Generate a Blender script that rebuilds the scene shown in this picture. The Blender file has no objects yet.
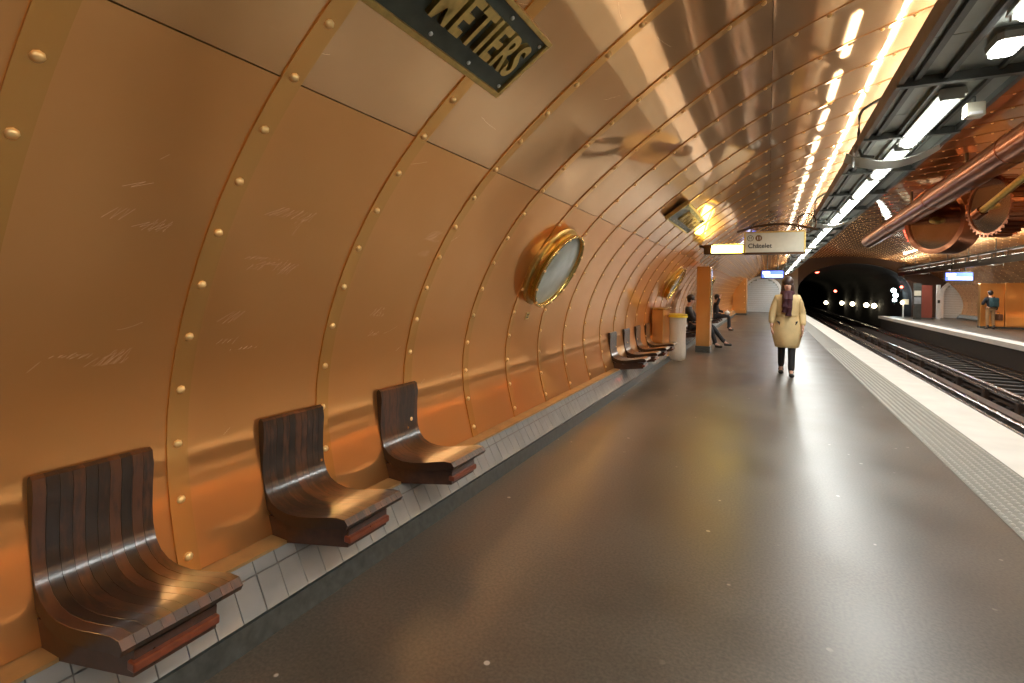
import bpy, bmesh, math, random
from mathutils import Vector, Matrix
random.seed(7)
S = bpy.context.scene
COL = S.collection

# ------------------------------------------------------------------ camera
cam_d = bpy.data.cameras.new('camera')
cam = bpy.data.objects.new('camera', cam_d)
COL.objects.link(cam)
cam_d.sensor_width = 36.0
cam_d.lens = 17.93
cam_d.shift_y = -0.0517
cam_d.clip_start = 0.02
cam_d.clip_end = 300
cam.matrix_world = (Matrix.Translation((0, 0, 1.45)) @ Matrix.Rotation(math.radians(26.66), 4, 'Z')
                    @ Matrix.Rotation(math.radians(90), 4, 'X') @ Matrix.Rotation(math.radians(1.0), 4, 'Z'))
S.camera = cam

# ------------------------------------------------------------------ world, exposure
w = bpy.data.worlds.new('underground')
S.world = w
w.use_nodes = True
w.node_tree.nodes['Background'].inputs[0].default_value = (0.02, 0.018, 0.016, 1)
w.node_tree.nodes['Background'].inputs[1].default_value = 0.1
vs = S.view_settings
vs.view_transform = 'Standard'
vs.look = 'None'
vs.gamma = 1.0
vs.use_curve_mapping = False
vs.exposure = 0.22
LAMP = 9.0          # emission of the tube diffusers
UPLAMP = 5.0        # emission of the uplight tubes above the gantries
TUBE_W = 26.0         # watts of each tube's own light
UP_W = 14.0           # watts of each uplight
S.cycles.use_denoising = True
S.cycles.blur_glossy = 1.5
S.cycles.max_bounces = 14
S.cycles.glossy_bounces = 8
S.cycles.diffuse_bounces = 4
S.cycles.sample_clamp_indirect = 5.0


# ------------------------------------------------------------------ materials
def new_mat(name):
    m = bpy.data.materials.new(name)
    m.use_nodes = True
    nt = m.node_tree
    b = nt.nodes['Principled BSDF']
    return m, nt, b


def N(nt, t, **kw):
    n = nt.nodes.new(t)
    for k, v in kw.items():
        if k in n.inputs:
            n.inputs[k].default_value = v
        else:
            setattr(n, k, v)
    return n


def ramp(nt, fac, stops):
    r = nt.nodes.new('ShaderNodeValToRGB')
    e = r.color_ramp.elements
    e[0].position, e[0].color = stops[0][0], (*stops[0][1], 1)
    e[1].position, e[1].color = stops[-1][0], (*stops[-1][1], 1)
    for p, c in stops[1:-1]:
        x = e.new(p)
        x.color = (*c, 1)
    nt.links.new(fac, r.inputs[0])
    return r.outputs[0]


def plain(name, col, rough=0.5, metal=0.0, coat=0.0, var=0.12, scale=12.0, bump=0.0, spec=0.5):
    """simple procedural material: noise mottling in colour and gloss"""
    m, nt, b = new_mat(name)
    geo = N(nt, 'ShaderNodeNewGeometry')
    no = N(nt, 'ShaderNodeTexNoise', Scale=scale, Detail=4.0)
    nt.links.new(geo.outputs['Position'], no.inputs['Vector'])
    c = ramp(nt, no.outputs['Fac'], [(0.25, tuple(v * (1 - var) for v in col)), (0.75, tuple(min(1, v * (1 + var)) for v in col))])
    nt.links.new(c, b.inputs['Base Color'])
    mr = N(nt, 'ShaderNodeMapRange')
    mr.inputs['To Min'].default_value = max(0.02, rough * 0.8)
    mr.inputs['To Max'].default_value = min(1, rough * 1.2)
    nt.links.new(no.outputs['Fac'], mr.inputs['Value'])
    nt.links.new(mr.outputs[0], b.inputs['Roughness'])
    b.inputs['Metallic'].default_value = metal
    b.inputs['Coat Weight'].default_value = coat
    b.inputs['Specular IOR Level'].default_value = spec
    if bump:
        bp = N(nt, 'ShaderNodeBump', Strength=bump, Distance=0.01)
        nt.links.new(no.outputs['Fac'], bp.inputs['Height'])
        nt.links.new(bp.outputs[0], b.inputs['Normal'])
    return m


def emit(name, col, strength):
    m, nt, b = new_mat(name)
    b.inputs['Base Color'].default_value = (*col, 1)
    b.inputs['Emission Color'].default_value = (*col, 1)
    b.inputs['Emission Strength'].default_value = strength
    b.inputs['Roughness'].default_value = 0.4
    return m


def copper(name, c0, c1, rough, wav=0.010, dull=0.0, haze=0.4, haze_rough=0.38):
    m, nt, b = new_mat(name)
    L = nt.links.new
    geo = N(nt, 'ShaderNodeNewGeometry')
    inf = N(nt, 'ShaderNodeObjectInfo')
    off = N(nt, 'ShaderNodeVectorMath', operation='SCALE')
    off.inputs[0].default_value = (31.0, 17.0, 23.0)
    L(inf.outputs['Random'], off.inputs['Scale'])
    pos = N(nt, 'ShaderNodeVectorMath', operation='ADD')
    L(geo.outputs['Position'], pos.inputs[0])
    L(off.outputs[0], pos.inputs[1])
    n1 = N(nt, 'ShaderNodeTexNoise', Scale=1.7, Detail=5.0, Roughness=0.6)
    L(pos.outputs[0], n1.inputs['Vector'])
    mix = N(nt, 'ShaderNodeMath', operation='MULTIPLY_ADD')
    L(inf.outputs['Random'], mix.inputs[0])
    mix.inputs[1].default_value = 0.5
    L(n1.outputs['Fac'], mix.inputs[2])
    col = ramp(nt, mix.outputs[0], [(0.35, c0), (1.05, c1)])
    # fine scratches: stretched noise
    mp = N(nt, 'ShaderNodeMapping')
    mp.inputs['Scale'].default_value = (40.0, 4.0, 60.0)
    mp.inputs['Rotation'].default_value = (0.5, 0.4, 0.3)
    L(pos.outputs[0], mp.inputs['Vector'])
    n2 = N(nt, 'ShaderNodeTexNoise', Scale=1.6, Detail=6.0, Roughness=0.7)
    L(mp.outputs[0], n2.inputs['Vector'])
    sc = ramp(nt, n2.outputs['Fac'], [(0.66, (0, 0, 0)), (0.76, (1, 1, 1))])
    mx = N(nt, 'ShaderNodeMix', data_type='RGBA')
    L(col, mx.inputs[6])
    mx.inputs[7].default_value = (min(1, c1[0] * 1.08), c1[1] * 1.25, c1[2] * 1.5, 1)
    fs = N(nt, 'ShaderNodeMath', operation='MULTIPLY')
    L(sc, fs.inputs[0])
    fs.inputs[1].default_value = 0.35
    L(fs.outputs[0], mx.inputs[0])
    L(mx.outputs[2], b.inputs['Base Color'])
    b.inputs['Metallic'].default_value = 1.0 - dull
    n3 = N(nt, 'ShaderNodeTexNoise', Scale=3.1, Detail=6.0, Roughness=0.65)
    L(pos.outputs[0], n3.inputs['Vector'])
    mr = N(nt, 'ShaderNodeMapRange')
    mr.inputs['From Min'].default_value = 0.3
    mr.inputs['From Max'].default_value = 0.7
    mr.inputs['To Min'].default_value = rough * 0.75
    mr.inputs['To Max'].default_value = rough * 1.3
    L(n3.outputs['Fac'], mr.inputs['Value'])
    ad = N(nt, 'ShaderNodeMath', operation='MULTIPLY_ADD')
    L(sc, ad.inputs[0])
    ad.inputs[1].default_value = 0.05
    L(mr.outputs[0], ad.inputs[2])
    L(ad.outputs[0], b.inputs['Roughness'])
    n4 = N(nt, 'ShaderNodeTexNoise', Scale=1.1, Detail=1.0, Roughness=0.4)
    L(pos.outputs[0], n4.inputs['Vector'])
    bp = N(nt, 'ShaderNodeBump', Strength=1.0, Distance=wav)
    L(n4.outputs['Fac'], bp.inputs['Height'])
    L(bp.outputs[0], b.inputs['Normal'])
    # the metal is polished under a film of grease: a sharp lobe and a hazy one
    hz = N(nt, 'ShaderNodeBsdfPrincipled')
    L(mx.outputs[2], hz.inputs['Base Color'])
    L(bp.outputs[0], hz.inputs['Normal'])
    hz.inputs['Metallic'].default_value = 1.0 - dull
    hz.inputs['Roughness'].default_value = haze_rough
    ms = N(nt, 'ShaderNodeMixShader')
    ms.inputs[0].default_value = haze
    L(b.outputs[0], ms.inputs[1])
    L(hz.outputs[0], ms.inputs[2])
    L(ms.outputs[0], nt.nodes['Material Output'].inputs['Surface'])
    return m


M = {}
M['copper'] = copper('copper_sheet', (0.81, 0.465, 0.205), (0.88, 0.540, 0.275), 0.045, 0.0035, 0.0, 0.30, 0.40)
M['copper_low'] = copper('copper_sheet_worn', (0.79, 0.385, 0.125), (0.85, 0.430, 0.160), 0.07, 0.0030, 0.08, 0.45, 0.38)
M['copper_strip'] = copper('copper_cover_strip', (0.79, 0.41, 0.115), (0.85, 0.46, 0.15), 0.15, 0.002, 0.05)
M['copper_dark'] = copper('aged_copper', (0.26, 0.09, 0.045), (0.36, 0.14, 0.07), 0.17, 0.003)
M['copper_box'] = copper('copper_casing', (0.76, 0.36, 0.10), (0.85, 0.45, 0.15), 0.16, 0.006, 0.10)
M['brass'] = plain('brass', (0.62, 0.46, 0.15), 0.21, 1.0, var=0.15, scale=20)
M['brass_worn'] = plain('worn_brass', (0.60, 0.43, 0.15), 0.35, 1.0, var=0.2, scale=30)
M['rivet'] = plain('rivet_brass', (0.92, 0.64, 0.28), 0.36, 0.6, var=0.1)
M['ledge'] = plain('tarnished_ledge', (0.40, 0.25, 0.10), 0.45, 0.35, var=0.25, scale=9)
M['back'] = plain('backing_shell', (0.03, 0.018, 0.010), 0.8)
M['steel_dark'] = plain('dark_steel', (0.075, 0.078, 0.07), 0.35, 0.6, var=0.2, scale=6)
M['steel_mid'] = plain('grey_metal_sheet', (0.28, 0.30, 0.27), 0.36, 0.75, var=0.15, scale=4)
M['steel_light'] = plain('pale_metal', (0.55, 0.57, 0.53), 0.35, 0.5, var=0.1, scale=4)
M['gear_disc'] = plain('polished_disc', (0.50, 0.42, 0.36), 0.14, 1.0, var=0.1, scale=3)
M['bronze'] = plain('dark_bronze', (0.10, 0.055, 0.03), 0.35, 0.8, var=0.2)
M['rail'] = plain('rail_steel', (0.38, 0.34, 0.32), 0.23, 0.95, var=0.15)
M['rail_rust'] = plain('rusty_steel', (0.075, 0.048, 0.036), 0.6, 0.4, var=0.3, scale=8)
M['black'] = plain('black_void', (0.006, 0.005, 0.005), 0.9)
M['ballast'] = plain('track_bed', (0.018, 0.013, 0.010), 0.9, var=0.5, scale=30, bump=0.6)
M['concrete_dark'] = plain('grimy_concrete', (0.028, 0.023, 0.019), 0.8, var=0.35, scale=5)
M['sleeper'] = plain('oiled_sleeper', (0.022, 0.016, 0.012), 0.75, var=0.3)
M['white_slab'] = plain('pale_edge_slab', (0.76, 0.75, 0.70), 0.5, var=0.08, scale=3)
M['tactile'] = plain('tactile_grey', (0.22, 0.22, 0.195), 0.5, var=0.12, scale=9)
M['tile'] = plain('glazed_tile', (0.27, 0.285, 0.285), 0.10, 0.0, 0.6, var=0.10, scale=7)
M['grout'] = plain('tile_grout', (0.16, 0.155, 0.14), 0.8)
M['base'] = plain('dark_baseboard', (0.05, 0.055, 0.05), 0.4, var=0.4, scale=25)
M['lamp'] = emit('lamp_diffuser', (1.0, 1.0, 0.93), LAMP)
M['uplamp'] = emit('uplight_tube', (1.0, 0.90, 0.70), UPLAMP)
M['uplamp2'] = emit('uplight_tube_white', (1.0, 0.95, 0.82), 7.0)
M['yellow_light'] = emit('yellow_lightbox', (1.0, 0.70, 0.12), 26.0)
M['screen'] = emit('screen_blue_white', (0.50, 0.55, 1.0), 7.0)
M['screen_bar'] = emit('screen_white', (0.80, 0.90, 1.0), 3.0)
M['screen_blue'] = emit('screen_blue', (0.08, 0.14, 0.9), 2.5)
M['red_light'] = emit('red_signal', (1.0, 0.10, 0.06), 14.0)
M['warm_light'] = emit('tunnel_bulb', (1.0, 0.85, 0.55), 14.0)
M['cool_light'] = emit('cool_signal', (0.75, 0.95, 1.0), 12.0)
M['sign_white'] = plain('sign_cream', (0.62, 0.60, 0.48), 0.25, var=0.05, coat=0.5)
M['sign_green'] = plain('sign_slate', (0.055, 0.065, 0.05), 0.35, 0.3, var=0.25, scale=15)
M['ink'] = plain('sign_ink', (0.03, 0.03, 0.03), 0.5)
M['brown_line'] = plain('line_disc_brown', (0.16, 0.085, 0.03), 0.5)
M['glass'] = plain('porthole_glass', (0.36, 0.40, 0.35), 0.12, 0.0, 0.8, var=0.2, scale=5)
M['shutter'] = plain('grey_shutter', (0.58, 0.63, 0.65), 0.45, 0.3, var=0.05)
M['white'] = plain('white_paint', (0.75, 0.75, 0.72), 0.45, var=0.05)
M['redbrown'] = plain('maroon_panel', (0.22, 0.045, 0.025), 0.5)
M['poster'] = plain('grey_poster', (0.25, 0.26, 0.27), 0.4, var=0.4, scale=3)
M['skin'] = plain('skin', (0.58, 0.34, 0.24), 0.5, var=0.06)
M['hair'] = plain('dark_hair', (0.025, 0.014, 0.010), 0.45, var=0.3, scale=60)
M['hair_brown'] = plain('brown_hair', (0.05, 0.025, 0.018), 0.45, var=0.3, scale=60)
M['coat'] = plain('beige_coat', (0.60, 0.45, 0.22), 0.7, var=0.10, scale=8, bump=0.3)
M['scarf'] = plain('plum_scarf', (0.055, 0.012, 0.018), 0.8, var=0.3, scale=25)
M['black_cloth'] = plain('black_cloth', (0.014, 0.014, 0.016), 0.75, var=0.3)
M['navy_cloth'] = plain('dark_navy_cloth', (0.010, 0.011, 0.015), 0.7, var=0.3)
M['teal_cloth'] = plain('dark_teal_cloth', (0.018, 0.05, 0.055), 0.7, var=0.2)
M['khaki_cloth'] = plain('tan_cloth', (0.30, 0.18, 0.08), 0.7, var=0.15)
M['leather'] = plain('brown_leather', (0.12, 0.045, 0.02), 0.45)
M['shoe'] = plain('dark_shoe', (0.02, 0.018, 0.016), 0.4)
M['lip'] = plain('lip', (0.35, 0.10, 0.09), 0.5)
M['eye'] = plain('eye_dark', (0.03, 0.02, 0.015), 0.2)
M['yellow'] = plain('yellow_plastic', (0.85, 0.62, 0.04), 0.35, var=0.05)

# varnished slats: per-slat brightness, blocky joints
m, nt, b = new_mat('varnished_wood')
inf = N(nt, 'ShaderNodeObjectInfo')
geo = N(nt, 'ShaderNodeNewGeometry')
mp = N(nt, 'ShaderNodeMapping')
mp.inputs['Scale'].default_value = (14, 60, 14)
nt.links.new(geo.outputs['Position'], mp.inputs['Vector'])
no = N(nt, 'ShaderNodeTexNoise', Scale=1.0, Detail=5.0)
nt.links.new(mp.outputs[0], no.inputs['Vector'])
ma = N(nt, 'ShaderNodeMath', operation='MULTIPLY_ADD')
nt.links.new(inf.outputs['Random'], ma.inputs[0])
ma.inputs[1].default_value = 0.55
nt.links.new(no.outputs['Fac'], ma.inputs[2])
c = ramp(nt, ma.outputs[0], [(0.35, (0.009, 0.006, 0.004)), (0.75, (0.020, 0.010, 0.006)), (1.05, (0.075, 0.027, 0.011))])
nt.links.new(c, b.inputs['Base Color'])
b.inputs['Roughness'].default_value = 0.32
b.inputs['Coat Weight'].default_value = 0.8
b.inputs['Coat Roughness'].default_value = 0.16
M['wood'] = m
M['wood_red'] = plain('red_brown_wood', (0.17, 0.04, 0.015), 0.3, coat=0.4, var=0.3, scale=30)
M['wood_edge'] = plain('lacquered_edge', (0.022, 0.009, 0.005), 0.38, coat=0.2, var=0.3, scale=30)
M['wood_dark'] = plain('dark_wood', (0.05, 0.02, 0.010), 0.3, coat=0.3, var=0.4, scale=30)

# platform floor: dark polished asphalt, stone flecks, wear
m, nt, b = new_mat('polished_asphalt')
L = nt.links.new
geo = N(nt, 'ShaderNodeNewGeometry')
n1 = N(nt, 'ShaderNodeTexNoise', Scale=0.9, Detail=6.0, Roughness=0.6)
L(geo.outputs['Position'], n1.inputs['Vector'])
col = ramp(nt, n1.outputs['Fac'], [(0.3, (0.062, 0.053, 0.041)), (0.7, (0.105, 0.091, 0.070))])
n2 = N(nt, 'ShaderNodeTexNoise', Scale=70.0, Detail=3.0)
L(geo.outputs['Position'], n2.inputs['Vector'])
gr = ramp(nt, n2.outputs['Fac'], [(0.35, (0.75, 0.75, 0.75)), (0.65, (1.25, 1.25, 1.25))])
mu = N(nt, 'ShaderNodeMix', data_type='RGBA', blend_type='MULTIPLY')
mu.inputs[0].default_value = 1.0
L(col, mu.inputs[6])
L(gr, mu.inputs[7])
vo = N(nt, 'ShaderNodeTexVoronoi', Scale=4.5)
L(geo.outputs['Position'], vo.inputs['Vector'])
fl = ramp(nt, vo.outputs['Distance'], [(0.05, (1, 1, 1)), (0.065, (0, 0, 0))])
nz = N(nt, 'ShaderNodeTexNoise', Scale=1.6, Detail=2.0)
L(geo.outputs['Position'], nz.inputs['Vector'])
nzr = ramp(nt, nz.outputs['Fac'], [(0.38, (0, 0, 0)), (0.50, (1, 1, 1))])
fm = N(nt, 'ShaderNodeMath', operation='MULTIPLY')
L(fl, fm.inputs[0])
L(nzr, fm.inputs[1])
mx = N(nt, 'ShaderNodeMix', data_type='RGBA')
L(fm.outputs[0], mx.inputs[0])
L(mu.outputs[2], mx.inputs[6])
mx.inputs[7].default_value = (0.40, 0.36, 0.30, 1)
L(mx.outputs[2], b.inputs['Base Color'])
rr = N(nt, 'ShaderNodeMapRange')
rr.inputs['From Min'].default_value = 0.3
rr.inputs['From Max'].default_value = 0.7
rr.inputs['To Min'].default_value = 0.31
rr.inputs['To Max'].default_value = 0.43
L(n1.outputs['Fac'], rr.inputs['Value'])
L(rr.outputs[0], b.inputs['Roughness'])
b.inputs['Specular IOR Level'].default_value = 0.65
M['floor'] = m

# plastic bag
m, nt, b = new_mat('clear_plastic_bag')
b.inputs['Base Color'].default_value = (0.85, 0.80, 0.70, 1)
b.inputs['Roughness'].default_value = 0.25
b.inputs['Transmission Weight'].default_value = 0.45
b.inputs['IOR'].default_value = 1.1
no = N(nt, 'ShaderNodeTexNoise', Scale=14.0, Detail=3.0)
bp = N(nt, 'ShaderNodeBump', Strength=0.6, Distance=0.02)
nt.links.new(no.outputs['Fac'], bp.inputs['Height'])
nt.links.new(bp.outputs[0], b.inputs['Normal'])
M['bag'] = m


# ------------------------------------------------------------------ mesh helpers
def link(name, me, parent=None, mat=None, loc=(0, 0, 0)):
    o = bpy.data.objects.new(name, me)
    COL.objects.link(o)
    o.location = loc
    if parent is not None:
        o.parent = parent
    if mat is not None and me is not None and len(me.materials) == 0:
        me.materials.append(mat)
    return o


def to_mesh(bm, name, smooth=False, angle=None):
    bmesh.ops.recalc_face_normals(bm, faces=bm.faces[:])
    if smooth:
        for f in bm.faces:
            f.smooth = True
        if angle is not None:
            a = math.radians(angle)
            for e in bm.edges:
                if len(e.link_faces) == 2 and e.calc_face_angle(0) > a:
                    e.smooth = False
    me = bpy.data.meshes.new(name)
    bm.to_mesh(me)
    bm.free()
    return me


def obj(name, bm, mat, parent=None, loc=(0, 0, 0), smooth=False, angle=40):
    return link(name, to_mesh(bm, name, smooth, angle), parent, mat, loc)


def tag(o, label=None, cat=None, group=None, kind=None):
    if label:
        o['label'] = label
    if cat:
        o['category'] = cat
    if group:
        o['group'] = group
    if kind:
        o['kind'] = kind
    return o


def empty(name, loc, label=None, cat=None, group=None, rz=0.0):
    o = bpy.data.objects.new(name, None)
    COL.objects.link(o)
    o.location = loc
    o.rotation_euler = (0, 0, rz)
    return tag(o, label, cat, group)


def copy_tree(o, loc):
    c = o.copy()
    COL.objects.link(c)
    c.location = loc
    for ch in list(o.children):
        d = ch.copy()
        COL.objects.link(d)
        d.parent = c
        for g in list(ch.children):
            e = g.copy()
            COL.objects.link(e)
            e.parent = d
    return c


def box(bm, x0, x1, y0, y1, z0, z1, bev=0.0):
    vs_ = [bm.verts.new(p) for p in ((x0, y0, z0), (x1, y0, z0), (x1, y1, z0), (x0, y1, z0),
                                     (x0, y0, z1), (x1, y0, z1), (x1, y1, z1), (x0, y1, z1))]
    fs = [bm.faces.new([vs_[i] for i in q]) for q in ((0, 3, 2, 1), (4, 5, 6, 7), (0, 1, 5, 4), (1, 2, 6, 5), (2, 3, 7, 6), (3, 0, 4, 7))]
    if bev:
        es = list({e for f in fs for e in f.edges})
        bmesh.ops.bevel(bm, geom=es, offset=bev, segments=2, affect='EDGES', profile=0.5)
    return bm


def new_box(x0, x1, y0, y1, z0, z1, bev=0.0):
    return box(bmesh.new(), x0, x1, y0, y1, z0, z1, bev)


def prism_y(bm, prof, y0, y1):
    """closed (x,z) outline extruded along y"""
    a = [bm.verts.new((x, y0, z)) for x, z in prof]
    c = [bm.verts.new((x, y1, z)) for x, z in prof]
    n = len(prof)
    bm.faces.new(a)
    bm.faces.new(c[::-1])
    for i in range(n):
        j = (i + 1) % n
        bm.faces.new([a[j], a[i], c[i], c[j]])
    return bm


def tube(bm, pts, r, n=8, cap=True):
    pts = [Vector(p) for p in pts]
    rings = []
    up = Vector((0, 0, 1))
    for i, p in enumerate(pts):
        t = (pts[min(i + 1, len(pts) - 1)] - pts[max(i - 1, 0)]).normalized()
        a = t.cross(up)
        if a.length < 0.05:
            a = t.cross(Vector((1, 0, 0)))
        a.normalize()
        b_ = t.cross(a).normalized()
        rr_ = r[i] if isinstance(r, (list, tuple)) else r
        rings.append([bm.verts.new(p + (a * math.cos(k * 2 * math.pi / n) + b_ * math.sin(k * 2 * math.pi / n)) * rr_) for k in range(n)])
    for i in range(len(rings) - 1):
        for k in range(n):
            j = (k + 1) % n
            bm.faces.new([rings[i][k], rings[i][j], rings[i + 1][j], rings[i + 1][k]])
    if cap:
        bm.faces.new(rings[0][::-1])
        bm.faces.new(rings[-1])
    return bm


def lathe(bm, prof, n=32, mtx=None, close=False):
    """(r,h) profile turned about local z, moved by mtx"""
    rings = []
    for r, h in prof:
        if r < 1e-5:
            rings.append([bm.verts.new((0, 0, h))])
        else:
            rings.append([bm.verts.new((r * math.cos(2 * math.pi * k / n), r * math.sin(2 * math.pi * k / n), h)) for k in range(n)])
    pr = list(range(len(rings)))
    pairs = list(zip(pr, pr[1:])) + ([(pr[-1], 0)] if close else [])
    for i, j in pairs:
        A, B = rings[i], rings[j]
        for k in range(n):
            q = (k + 1) % n
            if len(A) == 1 and len(B) == 1:
                continue
            if len(A) == 1:
                bm.faces.new([A[0], B[k], B[q]])
            elif len(B) == 1:
                bm.faces.new([A[k], A[q], B[0]])
            else:
                bm.faces.new([A[k], A[q], B[q], B[k]])
    if mtx is not None:
        vv = [v for r in rings for v in r]
        bmesh.ops.transform(bm, matrix=mtx, verts=vv)
    return bm


def ball(bm, c, r, seg=8, ring=6, sc=(1, 1, 1)):
    bmesh.ops.create_uvsphere(bm, u_segments=seg, v_segments=ring, radius=1.0,
                              matrix=Matrix.Translation(c) @ Matrix.Diagonal((r * sc[0], r * sc[1], r * sc[2], 1)))
    return bm


# ------------------------------------------------------------------ vault cross-section (x across, z up), left foot to right foot
CX, A_, SPR, B_ = 4.60, 6.747, 0.90, 3.03
raw = [(-2.020, 0.298), (-2.064, 0.42), (-2.100, 0.54), (-2.128, 0.67), (-2.143, 0.79)]
for i in range(0, 81):
    t = 0.035 + (math.pi / 2 - 0.035) * i / 80
    x = CX - A_ * math.cos(t)
    if x > -1.43:
        break
    raw.append((x, SPR + B_ * (1 - math.exp(-t / 0.11)) * math.sin(t)))
KN = [(-1.45, 0.89), (-1.1, 0.785), (-0.73, 0.705), (-0.4, 0.635), (-0.1, 0.55), (0.2, 0.43), (0.5, 0.365), (0.9, 0.305), (2.0, 0.21), (3.0, 0.13), (CX, 0.0)]
x, z = raw[-1]
while x < CX - 1e-6:
    st = min(0.01, CX - x)
    for (xa, ma), (xb, mb) in zip(KN, KN[1:]):
        if xa <= x + st / 2 <= xb:
            sl = ma + (mb - ma) * (x + st / 2 - xa) / (xb - xa)
    x += st
    z += sl * st
    raw.append((x, z))


def resample(p, step):
    out = [p[0]]
    acc = 0.0
    for a, c in zip(p, p[1:]):
        d = math.dist(a, c)
        while acc + d >= step:
            f = (step - acc) / d
            a = (a[0] + (c[0] - a[0]) * f, a[1] + (c[1] - a[1]) * f)
            out.append(a)
            d = math.dist(a, c)
            acc = 0.0
        acc += d
    out.append(p[-1])
    return out


raw = resample(raw, 0.05)
for _ in range(30):     # fair the curve so reflections run smoothly
    raw = [raw[0]] + [((a[0] + 2 * c[0] + e[0]) / 4, (a[1] + 2 * c[1] + e[1]) / 4) for a, c, e in zip(raw, raw[1:], raw[2:])] + [raw[-1]]
raw[-1] = (CX, raw[-1][1])
CURVE = raw + [(2 * CX - x, z) for x, z in raw[-2::-1]]
ARC = [0.0]
for a, c in zip(CURVE, CURVE[1:]):
    ARC.append(ARC[-1] + math.dist(a, c))
TOTAL = ARC[-1]


def W(s, off=0.0):
    """point on the vault at arc length s, moved inward by off; returns (x, z), tangent, inward normal"""
    s = max(0.0, min(TOTAL, s))
    lo, hi = 0, len(ARC) - 1
    while hi - lo > 1:
        mid = (lo + hi) // 2
        if ARC[mid] <= s:
            lo = mid
        else:
            hi = mid
    f = (s - ARC[lo]) / max(1e-9, ARC[hi] - ARC[lo])

    def tan(i):
        a, c = CURVE[max(0, i - 1)], CURVE[min(len(CURVE) - 1, i + 1)]
        d = math.dist(a, c)
        return ((c[0] - a[0]) / d, (c[1] - a[1]) / d)
    t0, t1 = tan(lo), tan(hi)
    tx, tz = t0[0] + (t1[0] - t0[0]) * f, t0[1] + (t1[1] - t0[1]) * f
    q = math.hypot(tx, tz)
    tx, tz = tx / q, tz / q
    nx, nz = tz, -tx
    x = CURVE[lo][0] + (CURVE[hi][0] - CURVE[lo][0]) * f + nx * off
    z = CURVE[lo][1] + (CURVE[hi][1] - CURVE[lo][1]) * f + nz * off
    return (x, z), (tx, tz), (nx, nz)


def s_at(fn):
    for i in range(4000):
        s = TOTAL / 2 * i / 4000
        if fn(W(s)[0]):
            return s
    return TOTAL / 2


S1 = s_at(lambda p: p[0] > -1.9 and p[1] > 2.16)
S2 = s_at(lambda p: p[0] > 0.0)
PITCH = 0.723
K0, K1 = -10, 59                # bays
ZS = [0.542 + PITCH * k for k in range(K0, K1 + 1)]
ZS[-K0], ZS[1 - K0] = 0.600, 1.240     # the two nearest joints are a little closer together
Y0, Y1 = ZS[0], ZS[-1]

# ------------------------------------------------------------------ walls and ceiling: backing shells carry the sheets
def shell(name, sa, sb):
    bm = bmesh.new()
    n = max(6, int((sb - sa) / 0.25))
    ring = []
    for i in range(n + 1):
        (x, z), _, (nx, nz) = W(sa + (sb - sa) * i / n, -0.035)
        ring.append((x, z, nx, nz))
    rows = []
    for off in (0.0, -0.06):
        rows.append([[bm.verts.new((x + nx * off, y, z + nz * off)) for y in (Y0, Y1)] for x, z, nx, nz in ring])
    for i in range(n):
        bm.faces.new([rows[0][i][0], rows[0][i][1], rows[0][i + 1][1], rows[0][i + 1][0]])
        bm.faces.new([rows[1][i][0], rows[1][i + 1][0], rows[1][i + 1][1], rows[1][i][1]])
    o = obj(name, bm, M['back'])
    o['kind'] = 'structure'
    return o


wall_left = shell('wall_left', 0.0, S2)
ceiling = shell('ceiling', S2, TOTAL - S2)
wall_right = shell('wall_right', TOTAL - S2, TOTAL)


def curved_sheet(name, sa, sb, y0, y1, off, depth, n, gap=0.0025, off2=None):
    """thin sheet lying on the vault, with its edges turned back"""
    sa += gap
    sb -= gap
    bm = bmesh.new()
    f_ = [[], []]
    bk = [[], []]
    nor = []
    for i in range(n + 1):
        s = sa + (sb - sa) * i / n
        (x, z), _, (nx, nz) = W(s, off)
        nor.append((nx, nz))
        for q, y in enumerate((y0, y1)):
            dq = (off2 - off) if (q == 1 and off2 is not None) else 0.0
            f_[q].append(bm.verts.new((x + nx * dq, y, z + nz * dq)))
            bk[q].append(((x - nx * depth), y, (z - nz * depth)))
    top = []
    for i in range(n):
        fc = bm.faces.new([f_[0][i], f_[0][i + 1], f_[1][i + 1], f_[1][i]])
        fc.smooth = True
        top.append(fc)
    # skirts on their own vertices
    for q in (0, 1):
        va = [bm.verts.new(v.co) for v in f_[q]]
        vb = [bm.verts.new(p) for p in bk[q]]
        for i in range(n):
            bm.faces.new([va[i], va[i + 1], vb[i + 1], vb[i]])
    for i in (0, n):
        vv = [bm.verts.new(f_[0][i].co), bm.verts.new(f_[1][i].co), bm.verts.new(bk[1][i]), bm.verts.new(bk[0][i])]
        bm.faces.new(vv)
    # make the visible sheet face inward
    bm.normal_update()
    mid = top[n // 2]
    if mid.normal.x * nor[n // 2][0] + mid.normal.z * nor[n // 2][1] < 0:
        for fc in top:
            fc.normal_flip()
    me = bpy.data.meshes.new(name)
    bm.to_mesh(me)
    bm.free()
    return me


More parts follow.
